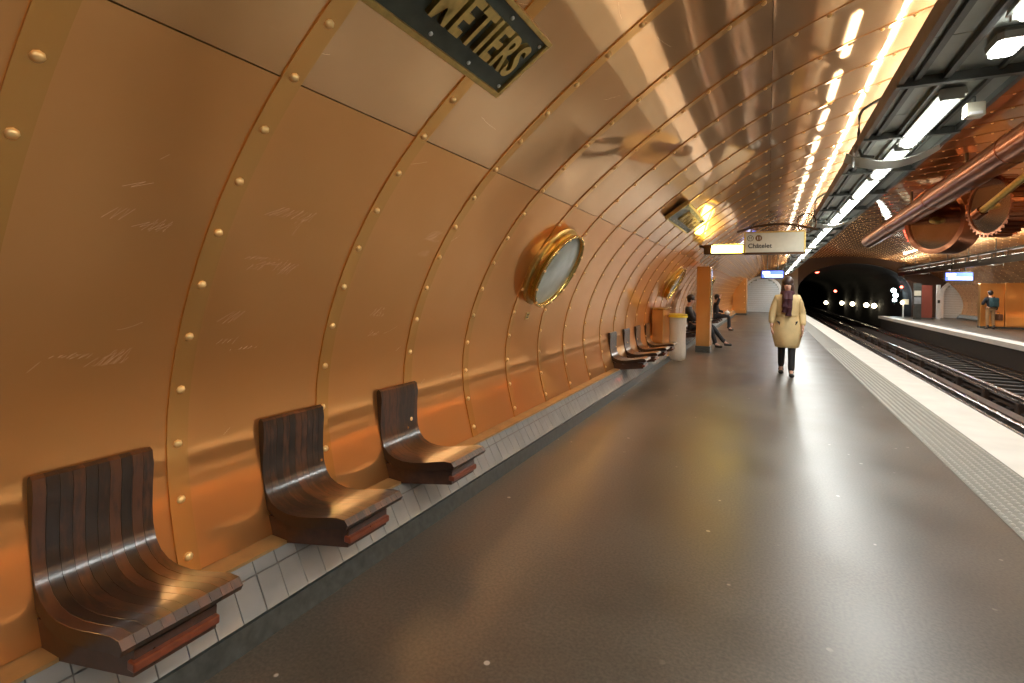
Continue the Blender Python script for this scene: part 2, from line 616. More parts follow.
seams = [0.0, S1, S2]
nmid = 5
for i in range(1, nmid):
    seams.append(S2 + (TOTAL - 2 * S2) * i / nmid)
seams += [TOTAL - S2, TOTAL - S1, TOTAL]
owner = [wall_left] * 2 + [ceiling] * nmid + [wall_right] * 2
for j, (sa, sb) in enumerate(zip(seams, seams[1:])):
    me = curved_sheet('copper_panel', sa, sb, 0.003, PITCH - 0.003, 0.0, 0.03, 16)
    me.materials.append(M['copper_low'] if j in (0, len(seams) - 2) else M['copper'])
    far_bm = bmesh.new()
    for k, y in enumerate(ZS[:-1]):
        if owner[j] is ceiling and k >= 54:
            far_bm.from_mesh(me)
            far_bm.verts.ensure_lookup_table()
            nv = len(me.vertices)
            bmesh.ops.translate(far_bm, vec=(0, y, 0), verts=far_bm.verts[-nv:])
            continue
        o = link('copper_panel', me, owner[j], None, (0, y, 0))
        o.scale = (1, (ZS[k + 1] - y) / PITCH, 1)
    if len(far_bm.verts):
        fm_ = bpy.data.meshes.new('far_copper_panels')
        far_bm.to_mesh(fm_)
        o = link('far_copper_panels', fm_, owner[j], M['copper'])
        o['kind'] = 'stuff'
    far_bm.free()

# cover strips over each ring joint, with their rivets
SW = 0.082
strip_me = {}
for own, sa, sb in ((wall_left, -0.0, S2), (ceiling, S2, TOTAL - S2), (wall_right, TOTAL - S2, TOTAL)):
    me = curved_sheet('cover_strip', sa, sb, -SW / 2, SW / 2, 0.0028, 0.010, int((sb - sa) / 0.13), 0.0, 0.0016)
    bead = curved_sheet('bead', sa, sb, -SW / 2 - 0.003, -SW / 2 + 0.009, 0.0075, 0.012, int((sb - sa) / 0.13), 0.0)
    jb = bmesh.new()
    jb.from_mesh(me)
    jb.from_mesh(bead)
    jb.to_mesh(me)
    jb.free()
    me.materials.append(M['copper_strip'] if own is wall_left else M['copper'])
    strip_me[own.name] = me


def rivet_bm(bm, s, y=0.0, r=0.0175):
    (x, z), (tx, tz), (nx, nz) = W(s, 0.0015)
    mt = Matrix(((tx, 0, nx, x), (0, 1, 0, y), (tz, 0, nz, z), (0, 0, 0, 1)))
    lathe(bm, [(r, 0), (r * 0.98, r * 0.30), (r * 0.72, r * 0.68), (r * 0.35, r * 0.86), (0, r * 0.90)], 8, mt)


RS = 0.222
n_r = int(TOTAL / RS)
riv_meshes = {}
for own, sa, sb in ((wall_left, 0.0, S2), (ceiling, S2, TOTAL - S2), (wall_right, TOTAL - S2, TOTAL)):
    bm = bmesh.new()
    for i in range(n_r):
        s = 0.07 + RS * i
        if sa <= s < sb:
            rivet_bm(bm, s)
    me = to_mesh(bm, 'rivets', True, 60)
    me.materials.append(M['rivet'])
    riv_meshes[own.name] = me
single = []
for i in range(n_r):
    s = 0.07 + RS * i
    if s < S2:
        bm = bmesh.new()
        rivet_bm(bm, s)
        me = to_mesh(bm, 'rivet', True, 60)
        me.materials.append(M['rivet'])
        single.append(me)
for k, y in enumerate(ZS):
    for own in (wall_left, ceiling, wall_right):
        st = link('cover_strip', strip_me[own.name], own, None, (0, y, 0))
        kk = k + K0
        if own is wall_left and 0 <= kk <= 8:
            for me in single:
                link('rivet', me, st)
        elif own.name in riv_meshes:
            r_ = link('rivets', riv_meshes[own.name], st)
            r_['kind'] = 'stuff'

# ------------------------------------------------------------------ wall foot: copper gutter ledge, tile skirting, baseboard
def foot(side):
    def X(x):
        return x if side == 'left' else 2 * CX - x
    bm = bmesh.new()
    prism_y(bm, [(X(-2.040), 0.299), (X(-1.937), 0.287), (X(-1.937), 0.274), (X(-2.07), 0.28)], Y0, Y1)
    o = obj('trim_1' if side == 'left' else 'trim_2', bm, M['ledge'])
    o['kind'] = 'structure'
    bm = bmesh.new()
    prism_y(bm, [(X(-1.808), 0.0), (X(-1.826), 0.092), (X(-1.86), 0.092), (X(-1.86), 0.0)], Y0, Y1)
    bb = obj('baseboard_' + side, bm, M['base'])
    bb['kind'] = 'structure'
    bm = bmesh.new()
    prism_y(bm, [(X(-1.842), 0.088), (X(-1.950), 0.274), (X(-2.16), 0.274), (X(-2.16), 0.0), (X(-1.842), 0.0)], Y0, Y1)
    g = obj('grout_bed', bm, M['grout'], bb)
    # tiles
    bm = bmesh.new()
    dx, dz = -0.080, 0.138
    q = math.hypot(dx, dz)
    tx, tz = dx / q, dz / q
    nx, nz = tz, -tx
    h, wd, th = 0.147, 0.1025, 0.008
    mt = Matrix(((0, tx, nx, 0), (1, 0, 0, 0), (0, tz, nz, 0), (0, 0, 0, 1)))
    box(bm, 0, wd, 0, h, -0.006, th, 0.003)
    bmesh.ops.transform(bm, matrix=mt, verts=bm.verts[:])
    if side == 'right':
        bmesh.ops.transform(bm, matrix=Matrix.Diagonal((-1, 1, 1, 1)), verts=bm.verts[:])
    me = to_mesh(bm, 'tile')
    me.materials.append(M['tile'])
    me2 = me.copy()         # the upper course is cut where the ledge covers it
    me2.transform(mt.inverted() if side == 'left' else Matrix.Identity(4))
    if side == 'left':
        for v in me2.vertices:
            v.co.y *= 0.36
        me2.transform(mt)
    else:
        for v in me2.vertices:
            v.co.z *= 0.36
            v.co.x *= 0.36
    x0, z0 = -1.838, 0.096
    stuff = bmesh.new()
    for row in range(2):
        bx, bz = x0 + tx * (h + 0.004) * row, z0 + tz * (h + 0.004) * row
        y = -1.0 + 0.02
        while y < Y1 - 0.2:
            near = side == 'left' and ((row == 0 and 0.3 < y < 12.0) or (row == 1 and 0.3 < y < 8.0))
            loc = (X(bx), y + random.uniform(-0.0007, 0.0007), bz)
            if near:
                t_ = link('tile', me if row == 0 else me2, bb, None, loc)
                t_.rotation_euler = (random.uniform(-0.004, 0.004), random.uniform(-0.006, 0.006), random.uniform(-0.006, 0.006))
            else:
                nv = len(me.vertices)
                stuff.from_mesh(me if row == 0 else me2)
                stuff.verts.ensure_lookup_table()
                bmesh.ops.translate(stuff, vec=loc, verts=stuff.verts[-nv:])
            y += 0.1055
    sm = bpy.data.meshes.new('far_tiles')
    stuff.to_mesh(sm)
    stuff.free()
    s_ = link('far_tiles', sm, bb, M['tile'])
    s_['kind'] = 'stuff'


foot('left')
foot('right')

# hair-fine scratch marks people left on the sheets
def scratch(bm, y, s, pts, wdt=0.0011):
    prev = None
    for i, (dy, ds) in enumerate(pts):
        (x, z), (tx, tz), (nx, nz) = W(s + ds, 0.0006)
        q = pts[min(i + 1, len(pts) - 1)]
        p_ = pts[max(i - 1, 0)]
        ay, as_ = q[0] - p_[0], q[1] - p_[1]
        d = math.hypot(ay, as_) or 1.0
        wy, ws = -as_ / d * wdt, ay / d * wdt
        cur = [bm.verts.new((x + tx * ws * e, y + dy + wy * e, z + tz * ws * e)) for e in (-0.5, 0.5)]
        if prev:
            f = bm.faces.new([prev[0], prev[1], cur[1], cur[0]])
        prev = cur


rs = random.Random(5)
SCR = [(1.52, 1.50, 0.09, 0.04, 9), (1.47, 1.29, 0.07, 0.05, 7), (1.60, 1.24, 0.08, 0.05, 6), (2.52, 1.46, 0.03, 0.10, 8), (1.45, 0.95, 0.08, 0.10, 6),
       (0.86, 0.87, 0.12, 0.10, 8), (2.3, 0.95, 0.05, 0.08, 5), (0.95, 1.45, 0.10, 0.10, 5)]
bm = bmesh.new()
for (yc, sc_, wy, ws, n) in SCR:
    for k in range(n):
        y0 = yc + rs.uniform(-wy, wy)
        s0 = sc_ + rs.uniform(-ws, ws)
        a = rs.uniform(0.5, 1.1)
        pts = []
        m_ = rs.randint(4, 9)
        ln = rs.uniform(0.03, 0.09)
        for i in range(m_):
            u = ln * (1 if i % 2 else -1) * 0.5
            pts.append((u * math.cos(a) + 0.012 * i, u * math.sin(a) + rs.uniform(-0.006, 0.006)))
        scratch(bm, y0, s0, pts)
for k in range(26):
    y0, s0 = rs.uniform(0.65, 3.3), rs.uniform(0.4, 3.4)
    a = rs.uniform(-0.4, 0.9)
    ln = rs.uniform(0.05, 0.22)
    scratch(bm, y0, s0, [(ln * t * math.cos(a), ln * t * math.sin(a) + 0.02 * t * t) for t in (0, .25, .5, .75, 1)], 0.0007)
o = obj('scratch_marks', bm, plain('bare_copper_scratch', (0.90, 0.62, 0.40), 0.40, 0.9), wall_left)
o['kind'] = 'stuff'

# ------------------------------------------------------------------ platforms
EDGE, FEDGE = 2.38, 6.85
YE = 43.0
def slab(name, x0, x1, z0, z1, mat, y0=None, y1=None, bev=0.0):
    o = obj(name, new_box(x0, x1, Y0 if y0 is None else y0, YE if y1 is None else y1, z0, z1, bev), mat)
    o['kind'] = 'structure'
    return o


floor = slab('floor', -2.2, 1.385, -0.4, 0.0, M['floor'])
tact = slab('trim_3', 1.385, 1.855, -0.4, 0.003, M['tactile'])
bm = bmesh.new()
y = 0.6
row = 0
while y < 16.0:
    for i in range(8):
        x = 1.415 + 0.0585 * i
        a = [bm.verts.new((x + 0.017 * math.cos(k * math.pi / 3), y + 0.017 * math.sin(k * math.pi / 3), 0.0028)) for k in range(6)]
        c = [bm.verts.new((x + 0.010 * math.cos(k * math.pi / 3), y + 0.010 * math.sin(k * math.pi / 3), 0.009)) for k in range(6)]
        bm.faces.new(c)
        for k in range(6):
            bm.faces.new([a[k], a[(k + 1) % 6], c[(k + 1) % 6], c[k]])
    y += 0.0585
o = obj('stud_domes', bm, plain('worn_stud', (0.42, 0.42, 0.38), 0.4), tact)
o['kind'] = 'stuff'
edge = slab('trim_4', 1.855, EDGE, -0.25, 0.006, M['white_slab'])
# platform face below the nosing and far platform
slab('wall_track_near', 2.15, 2.30, -1.2, -0.25, M['concrete_dark'])
slab('trim_5', FEDGE, FEDGE + 0.5, -0.16, 0.006, M['white_slab'])
slab('floor_far', FEDGE + 0.5, 11.4, -0.4, 0.0, M['floor'])
slab('wall_track_far', FEDGE + 0.15, FEDGE + 0.3, -1.2, -0.16, M['concrete_dark'])
slab('ground', 2.0, 7.3, -1.3, -1.08, M['ballast'], Y0, 115.0)

# ------------------------------------------------------------------ tracks
def track(cx, label):
    root = empty('railway_track', (cx, 0, -1.08), label, 'railway track')
    bm = new_box(-1.15, 1.15, 0.0, 0.24, 0.0, 0.12, 0.01)
    sl = to_mesh(bm, 'sleeper')
    sl.materials.append(M['sleeper'])
    y = 2.0
    while y < 45.0:
        link('sleeper', sl, root, None, (0, y, 0))
        y += 0.75
    for sx in (-1, 1):
        bm = bmesh.new()
        x = 0.72 * sx
        prism_y(bm, [(x - 0.06, 0.12), (x + 0.06, 0.12), (x + 0.06, 0.135), (x + 0.012, 0.15), (x + 0.012, 0.235), (x + 0.034, 0.245), (x + 0.034, 0.275),
                     (x + 0.026, 0.285), (x - 0.026, 0.285), (x - 0.034, 0.275), (x - 0.034, 0.245), (x - 0.012, 0.235), (x - 0.012, 0.15), (x - 0.06, 0.135)], Y0, 110)
        obj('rail', bm, M['rail'], root)
        bm = bmesh.new()
        x = 0.97 * sx
        prism_y(bm, [(x - 0.11, 0.12), (x + 0.11, 0.12), (x + 0.11, 0.14), (x + 0.03, 0.15), (x + 0.03, 0.225), (x + 0.11, 0.235), (x + 0.11, 0.255),
                     (x - 0.11, 0.255), (x - 0.11, 0.235), (x - 0.03, 0.225), (x - 0.03, 0.15), (x - 0.11, 0.14)], Y0, 110)
        obj('running_beam', bm, M['rail_rust'], root)
    return root


t1 = track(3.30, 'near railway track of rails and wide running beams beside the white platform edge')
t2 = track(5.88, 'far railway track running past the opposite platform')
gb = empty('power_rail', (4.78, 0, -1.08), 'raised dark power rail on insulator blocks between the two tracks', 'rail')
y = 3.0
ins = to_mesh(new_box(-0.07, 0.07, -0.09, 0.09, 0.0, 0.30, 0.02), 'insulator')
ins.materials.append(M['rail_rust'])
segm = bmesh.new()
prism_y(segm, [(-0.045, 0.30), (0.045, 0.30), (0.045, 0.33), (0.015, 0.34), (0.015, 0.40), (0.05, 0.41), (0.05, 0.43), (-0.05, 0.43), (-0.05, 0.41), (-0.015, 0.40), (-0.015, 0.34), (-0.045, 0.33)], 0.04, 1.86)
segm = to_mesh(segm, 'rail_length')
segm.materials.append(M['rail'])
while y < 43:
    link('insulator', ins, gb, None, (0, y, 0))
    link('rail_length', segm, gb, None, (0, y, 0))
    y += 1.9

# ------------------------------------------------------------------ station end wall and tunnel
TX0, TX1 = 1.9, 8.75
mouth = [(TX0, -1.3), (TX0, 1.2)]
for i in range(1, 24):
    a = math.pi - math.pi * i / 24
    mouth.append(((TX0 + TX1) / 2 + (TX1 - TX0) / 2 * math.cos(a), 1.2 + 2.45 * math.sin(a) ** 0.8))
mouth += [(TX1, 1.2), (TX1, -1.3)]
bm = bmesh.new()
outer = []
for x, z in mouth:
    d = Vector((x - 5.3, z - 0.5))
    d = d / max(abs(d.x) / 8.5, abs(d.y) / 5.0)
    outer.append((5.3 + d.x, max(-1.4, 0.5 + d.y)))
va = [bm.verts.new((x, YE, z)) for x, z in mouth]
vb = [bm.verts.new((x, YE, z)) for x, z in outer]
vc = [bm.verts.new((x, YE + 0.4, z)) for x, z in mouth]
for i in range(len(mouth) - 1):
    bm.faces.new([va[i], va[i + 1], vb[i + 1], vb[i]])
    bm.faces.new([va[i], vc[i], vc[i + 1], va[i + 1]])
o = obj('wall_end', bm, plain('dark_brown', (0.06, 0.028, 0.015), 0.6))  # end wall in one even dark brown
o['kind'] = 'structure'
bm = bmesh.new()
va = [bm.verts.new((x, YE + 0.4, z)) for x, z in mouth]
vb = [bm.verts.new((x, 115, z)) for x, z in mouth]
for i in range(len(mouth) - 1):
    bm.faces.new([va[i], va[i + 1], vb[i + 1], vb[i]])
bm.faces.new(vb)
o = obj('wall_tunnel', bm, M['black'])
o['kind'] = 'structure'
bm = bmesh.new()
va = [bm.verts.new((p[0], Y0, p[1])) for p in CURVE]
bm.faces.new(va)
bmesh.ops.triangulate(bm, faces=bm.faces[:])
o = obj('wall_back', bm, M['copper_dark'])
o['kind'] = 'structure'


def lamp_ball(name, p, r, mat, label, cat, group=None):
    root = empty(name, p, label, cat, group)
    bm = bmesh.new()
    ball(bm, (0, 0, 0), r, 10, 8)
    obj('lens', bm, mat, root, smooth=True)
    bm = bmesh.new()
    lathe(bm, [(0.0, 0.10), (r * 1.3, 0.10), (r * 1.3, 0.02), (r * 1.1, 0.02), (r * 1.1, 0.08), (0.0, 0.08)], 14,
          Matrix.Rotation(math.radians(-90), 4, 'X'))
    obj('housing', bm, M['steel_dark'], root)
    bm = bmesh.new()
    tube(bm, [(0, 0.09, 0), (0, 0.09, -0.35)], 0.03)
    obj('bracket', bm, M['steel_dark'], root)
    return root


ords = ['first', 'second', 'third', 'fourth', 'fifth', 'sixth', 'seventh', 'eighth', 'ninth', 'tenth', 'eleventh', 'twelfth']
for i, (yy, z) in enumerate(((97, 0.05), (77, 0.34), (68, 0.40), (59, 0.46), (55, 0.48))):
    lamp_ball('tunnel_lamp', (8.45, yy, z), 0.12 + 0.0016 * yy, M['warm_light'],
              ['faintest warm tunnel lamp, deepest in the dark tunnel', 'warm tunnel lamp second deepest in the tunnel', 'warm tunnel lamp in the middle of the row of five',
               'warm tunnel lamp second nearest the tunnel mouth', 'brightest warm tunnel lamp, nearest the tunnel mouth'][i], 'lamp', 'tunnel wall lamps')
lamp_ball('signal_light', (4.1, 56, 3.6), 0.20, M['red_light'], 'large red signal light high in the tunnel mouth', 'signal light', 'tunnel signals')
lamp_ball('signal_light', (5.2, 52, 1.72), 0.11, M['red_light'], 'small red signal light low in the middle of the tunnel', 'signal light', 'tunnel signals')
lamp_ball('signal_light', (8.2, 45.8, 1.80), 0.16, M['cool_light'], 'upper white signal light at the right side of the tunnel', 'signal light', 'tunnel signals')
lamp_ball('signal_light', (8.32, 45.8, 1.45), 0.16, M['cool_light'], 'middle bluish white signal light at the right side of the tunnel', 'signal light', 'tunnel signals')
lamp_ball('signal_light', (8.26, 45.8, 1.1), 0.13, M['cool_light'], 'lower white signal light at the right side of the tunnel', 'signal light', 'tunnel signals')
lamp_ball('signal_light', (8.55, 45.2, 2.05), 0.09, M['red_light'], 'small red signal light above the white signals in the tunnel', 'signal light', 'tunnel signals')

def tube_light(p, lx, ly, watts, up, col, parent=None):
    ld = bpy.data.lights.new('tube_light', 'AREA')
    ld.shape = 'RECTANGLE'
    ld.size = lx
    ld.size_y = ly
    ld.energy = watts
    ld.color = col
    o = bpy.data.objects.new('tube_light', ld)
    COL.objects.link(o)
    o.location = p
    if up:
        o.rotation_euler = (math.pi, 0, 0)
    if parent is not None:
        o.parent = parent
    return o


# ------------------------------------------------------------------ lighting gantries
GX0, GX1, GZ = 0.76, 1.45, 2.885
LX = 1.13


def gantry(cx_fn, label, skirt=0.015):
    def bxx(bm, xa, xb, ya, yb, za, zb, bev=0.0):
        a, c = sorted((cx_fn(xa), cx_fn(xb)))
        return box(bm, a, c, ya, yb, za, zb, bev)
    root = empty('lighting_gantry', (0, 0, 0), label, 'gantry')
    ya, yb = -6.5, 42.0
    obj('side_rail', bxx(bmesh.new(), GX0, GX0 + 0.035, ya, yb, GZ - 0.015, GZ + 0.10), M['bronze'], root)
    obj('side_rail', bxx(bmesh.new(), GX1 - 0.035, GX1, ya, yb, GZ - skirt, GZ + 0.10), M['steel_dark'], root)
    y = ya
    pb = None
    while y < yb - 0.1:
        bm = bxx(bmesh.new(), GX0 + 0.035, GX1 - 0.035, y + 0.005, min(y + 1.445, yb), GZ + 0.03, GZ + 0.045)
        obj('ceiling_panel', bm, M['steel_mid'], root)
        y += 1.45
    obj('channel', bxx(bmesh.new(), GX0 + 0.09, GX0 + 0.125, ya, yb, GZ + 0.0, GZ + 0.03), M['steel_dark'], root)
    obj('channel', bxx(bmesh.new(), GX0 + 0.245, GX0 + 0.28, ya, yb, GZ - 0.01, GZ + 0.03), M['steel_dark'], root)
    obj('channel', bxx(bmesh.new(), GX1 - 0.17, GX1 - 0.145, ya, yb, GZ + 0.005, GZ + 0.03), M['steel_dark'], root)
    for y in [-3.2, 0.2, 3.05, 4.25, 5.6, 7.1, 8.6, 10.1, 11.6, 13.1, 14.6, 16.1, 17.6, 19.1, 20.6, 23.6, 26.6, 29.6, 32.6, 35.6, 38.6]:
        obj('cross_bar', bxx(bmesh.new(), GX0, GX1, y, y + 0.05, GZ - 0.03, GZ + 0.03), M['steel_dark'], root)
    # curved deflector plates hanging under the gantry
    for y in (-2.4, 6.05, 11.3, 16.6, 21.9, 27.2, 32.5, 37.8):
        bm = bmesh.new()
        n = 16
        up_, lo_ = [], []
        for i in range(n + 1):
            u = i / n
            x = cx_fn(GX0 - 0.08 + (GX1 + 0.10 - GX0) * u)
            sag = 4 * u * (1 - u)
            z = GZ - 0.02 - 0.13 * sag + 0.05 * u
            up_.append((x, z))
        for yy in (y, y + 0.20):
            pass
        r0 = [[bm.verts.new((x, yy, z - dz)) for yy, dz in ((y, 0.0), (y + 0.22, 0.035), (y + 0.22, 0.043), (y, 0.008))] for x, z in up_]
        for i in range(n):
            for k in range(4):
                bm.faces.new([r0[i][k], r0[i][(k + 1) % 4], r0[i + 1][(k + 1) % 4], r0[i + 1][k]])
        bm.faces.new(r0[0])
        bm.faces.new(r0[-1][::-1])
        obj('deflector', bm, M['steel_light'], root, smooth=True, angle=50)
        # hoop of pipe at the outer side
        bm = bmesh.new()
        P = [(1.04, 3.40), (0.88, 3.315), (0.80, 3.26), (0.775, 3.20), (0.772, 3.05), (0.772, 2.90), (0.80, 2.81), (0.90, 2.79)]
        tube(bm, [(cx_fn(a), y - 0.05, c) for a, c in P], 0.014, 8)
        obj('hoop', bm, M['steel_dark'], root, smooth=True)
        bm = bmesh.new()
        tube(bm, [(cx_fn(GX0 - 0.02), y + 0.05, GZ + 0.05), (cx_fn(GX0 - 0.02), y + 0.05, GZ - 0.16)], 0.012)
        obj('stay', bm, M['steel_light'], root, smooth=True)
    for y in range(-4, 42, 3):
        bm = bmesh.new()
        xx = cx_fn(GX1 - 0.1)
        tube(bm, [(xx, y, GZ + 0.05), (xx, y, 3.72)], 0.015)
        obj('hanger_rod', bm, M['steel_dark'], root)
    # uplight tubes lying along the top of the gantry, washing the vault
    y = -6.0
    while y < 41.5:
        obj('uplight', bxx(bmesh.new(), 1.15, 1.22, y, y + 1.0, GZ + 0.12, GZ + 0.15), M['uplamp2'], root)
        obj('uplight_tray', bxx(bmesh.new(), 1.13, 1.24, y - 0.02, y + 1.26, GZ + 0.05, GZ + 0.115), M['steel_dark'], root)
        # raised trough along the outer edge, washing the vault
        obj('uplight', bxx(bmesh.new(), 1.36, 1.43, y, y + 1.44, 3.205, 3.225), M['uplamp'], root)
        tube_light((cx_fn(1.395), y + 0.75, 3.23), 0.08, 1.40, UP_W, True, (1.0, 0.88, 0.68), root)
        bm = bxx(bmesh.new(), 1.335, 1.455, y, y + 1.48, 3.17, 3.20)
        bxx(bm, 1.335, 1.347, y, y + 1.48, 3.20, 3.25)
        bxx(bm, 1.443, 1.455, y, y + 1.48, 3.20, 3.25)
        obj('uplight_tray', bm, M['steel_dark'], root)
        bm = bmesh.new()
        tube(bm, [(cx_fn(1.395), y + 0.75, GZ + 0.09), (cx_fn(1.395), y + 0.75, 3.175)], 0.012)
        obj('uplight_post', bm, M['steel_dark'], root)
        y += 1.5
    return root


near_g = gantry(lambda x: x, 'long dark metal lighting gantry hung under the vault over the near platform')
far_g = gantry(lambda x: 2 * CX - x, 'long dark lighting gantry hung over the opposite platform', 0.17)


def luminaire():
    root = empty('fluorescent_lamp', (0, 0, 0))
    bm = bmesh.new()
    prism_y(bm, [(-0.075, 0.05), (0.075, 0.05), (0.085, 0.0), (0.06, 0.0), (0.055, 0.03), (-0.055, 0.03), (-0.06, 0.0), (-0.085, 0.0)], 0, 1.3)
    hs = obj('housing', bm, M['steel_light'], root)
    bm = bmesh.new()
    prism_y(bm, [(0.056, 0.028), (0.054, -0.02), (0.035, -0.042), (0, -0.05), (-0.035, -0.042), (-0.054, -0.02), (-0.056, 0.028)], 0.03, 1.27)
    obj('diffuser', bm, M['lamp'], root, smooth=True, angle=50)
    for y in (0.0, 1.27):
        bm = new_box(-0.07, 0.07, y, y + 0.03, -0.03, 0.045, 0.005)
        obj('end_cap', bm, M['steel_light'], hs)
    tube_light((0, 0.65, -0.056), 0.09, 1.2, TUBE_W, False, (0.98, 1.0, 0.96), root)
    return root


proto = luminaire()
first = True
LY = [-5.5, -4.0, -2.5, -1.0, 0.7, 2.1, 4.55, 6.0, 7.45, 8.9, 10.35] + [11.8 + 1.5 * i for i in range(20)]
for i, y in enumerate(LY):
    o = proto if first else copy_tree(proto, (0, 0, 0))
    first = False
    o.location = (LX, y, GZ - 0.03)
    if y > 4:
        k = i - 6
        lab = (ords[k] + ' long fluorescent lamp after the octagonal lamp under the near gantry') if k < 8 else 'white fluorescent lamp far along the row under the near gantry'
    elif y > 2:
        lab = 'fluorescent lamp cut by the top right corner, just before the octagonal lamp'
    else:
        lab = 'white fluorescent lamp under the near gantry before the octagonal lamp'
    tag(o, lab, 'lamp', 'fluorescent lamps under the near gantry')
for i, y in enumerate(LY):
    o = copy_tree(proto, (2 * CX - LX, y, GZ - 0.03))
    o['label'] = 'white fluorescent lamp in the row under the opposite gantry'
    o['group'] = 'fluorescent lamps under the opposite gantry'

# octagonal lamp
root = empty('octagonal_lamp', (1.17, 3.78, GZ + 0.03), 'octagonal glowing lamp nearest in the near gantry, before the long tubes', 'lamp')
def octo(wx, wy, z0, z1, c=0.35):
    bm = bmesh.new()
    P = [(-wx + wx * c, -wy), (wx - wx * c, -wy), (wx, -wy + wx * c), (wx, wy - wx * c), (wx - wx * c, wy), (-wx + wx * c, wy), (-wx, wy - wx * c), (-wx, -wy + wx * c)]
    a = [bm.verts.new((x, y, z0)) for x, y in P]
    c_ = [bm.verts.new((x * 1.05, y * 1.05, z1)) for x, y in P]
    bm.faces.new(a)
    bm.faces.new(c_[::-1])
    for i in range(8):
        bm.faces.new([a[i], c_[i], c_[(i + 1) % 8], a[(i + 1) % 8]])
    return bm
obj('diffuser', octo(0.055, 0.10, -0.085, -0.05), M['lamp'], root)
obj('bezel', octo(0.065, 0.11, -0.06, -0.02), M['steel_light'], root)
obj('housing', octo(0.06, 0.105, -0.02, 0.02), M['steel_mid'], root)

# small detector box hanging on a stem
root = empty('detector_box', (1.30, 4.75, GZ), 'small pale box on a stem under the near gantry beside the first tube', 'detector')
bm = bmesh.new()
tube(bm, [(0, 0, 0), (0, 0, -0.05)], 0.012)
obj('stem', bm, M['steel_dark'], root)
obj('case', new_box(-0.055, 0.055, -0.05, 0.05, -0.15, -0.05, 0.008), M['sign_white'], root)
obj('sticker', new_box(-0.035, 0.035, -0.054, -0.05, -0.14, -0.12), M['white'], root)

# ------------------------------------------------------------------ station name plates
def text(name, body, size, mat, parent, mtx, ext=0.006, sx=1.0, off=0.0, space=1.0):
    cu = bpy.data.curves.new(name, 'FONT')
    cu.body = body
    cu.size = size
    cu.extrude = ext
    cu.offset = off
    cu.space_character = space
    cu.align_x = 'RIGHT'
    cu.bevel_depth = 0.0
    tmp = bpy.data.objects.new('tmp_text', cu)
    COL.objects.link(tmp)
    dg = bpy.context.evaluated_depsgraph_get()
    me = bpy.data.meshes.new_from_object(tmp.evaluated_get(dg))
    bpy.data.objects.remove(tmp)
    me.transform(mtx @ Matrix.Diagonal((sx, 1, 1, 1)))
    me.materials.clear()
    o = link(name, me, parent, mat)
    return o


def name_plate(yfar, length, label):
    # local frame: u along +y (reading direction), v up the vault, n inward
    Lc, Uc = Vector((-1.16, 2.378)), Vector((-0.902, 2.558))
    t = (Uc - Lc).normalized()
    n = Vector((t.y, -t.x))
    root = empty('station_name_sign', (Lc.x, yfar, Lc.y), label, 'sign', 'station name signs')
    mt = Matrix(((0, t.x, n.x, 0), (1, 0, 0, 0), (0, t.y, n.y, 0), (0, 0, 0, 1)))
    bm = new_box(-length + 0.02, -0.02, 0.0, 0.30, -0.03, -0.012)
    bmesh.ops.transform(bm, matrix=mt, verts=bm.verts[:])
    plate = obj('plate', bm, M['sign_green'], root)
    for (a, c, d, e) in ((-length, 0, -0.025, 0.0), (-length, 0, 0.30, 0.325), (-length, -length + 0.025, 0.0, 0.30), (-0.025, 0, 0.0, 0.30)):
        bm = new_box(a, c, d, e, -0.045, 0.004, 0.004)
        bmesh.ops.transform(bm, matrix=mt, verts=bm.verts[:])
        obj('frame_bar', bm, M['brass_worn'], root)
    bm = new_box(-length + 0.1, -0.1, 0.06, 0.24, -0.12, -0.03)
    bmesh.ops.transform(bm, matrix=mt, verts=bm.verts[:])
    obj('mounting_block', bm, M['steel_dark'], root)
    u = -0.045
    while u > -length:
        for v in (0.025, 0.275):
            bm = bmesh.new()
            lathe(bm, [(0.009, -0.012), (0.009, -0.007), (0.005, -0.003), (0, -0.003)], 8)
            bmesh.ops.transform(bm, matrix=mt @ Matrix.Translation((u, v, 0)), verts=bm.verts[:])
            obj('screw', bm, M['steel_light'], plate, smooth=True)
        u -= 0.27
    text('lettering', 'ARTS ET METIERS', 0.232, M['brass_worn'], plate, mt @ Matrix.Translation((-0.087, 0.083, 0.0)), ext=0.012, sx=0.62, off=0.006, space=1.16)
    return root


p1 = name_plate(2.15, 1.90, 'dark station name sign with brass letters nearest, cut by the top of the picture')
p2 = name_plate(8.50, 1.80, 'dark station name sign with brass letters further along, beyond the round porthole')

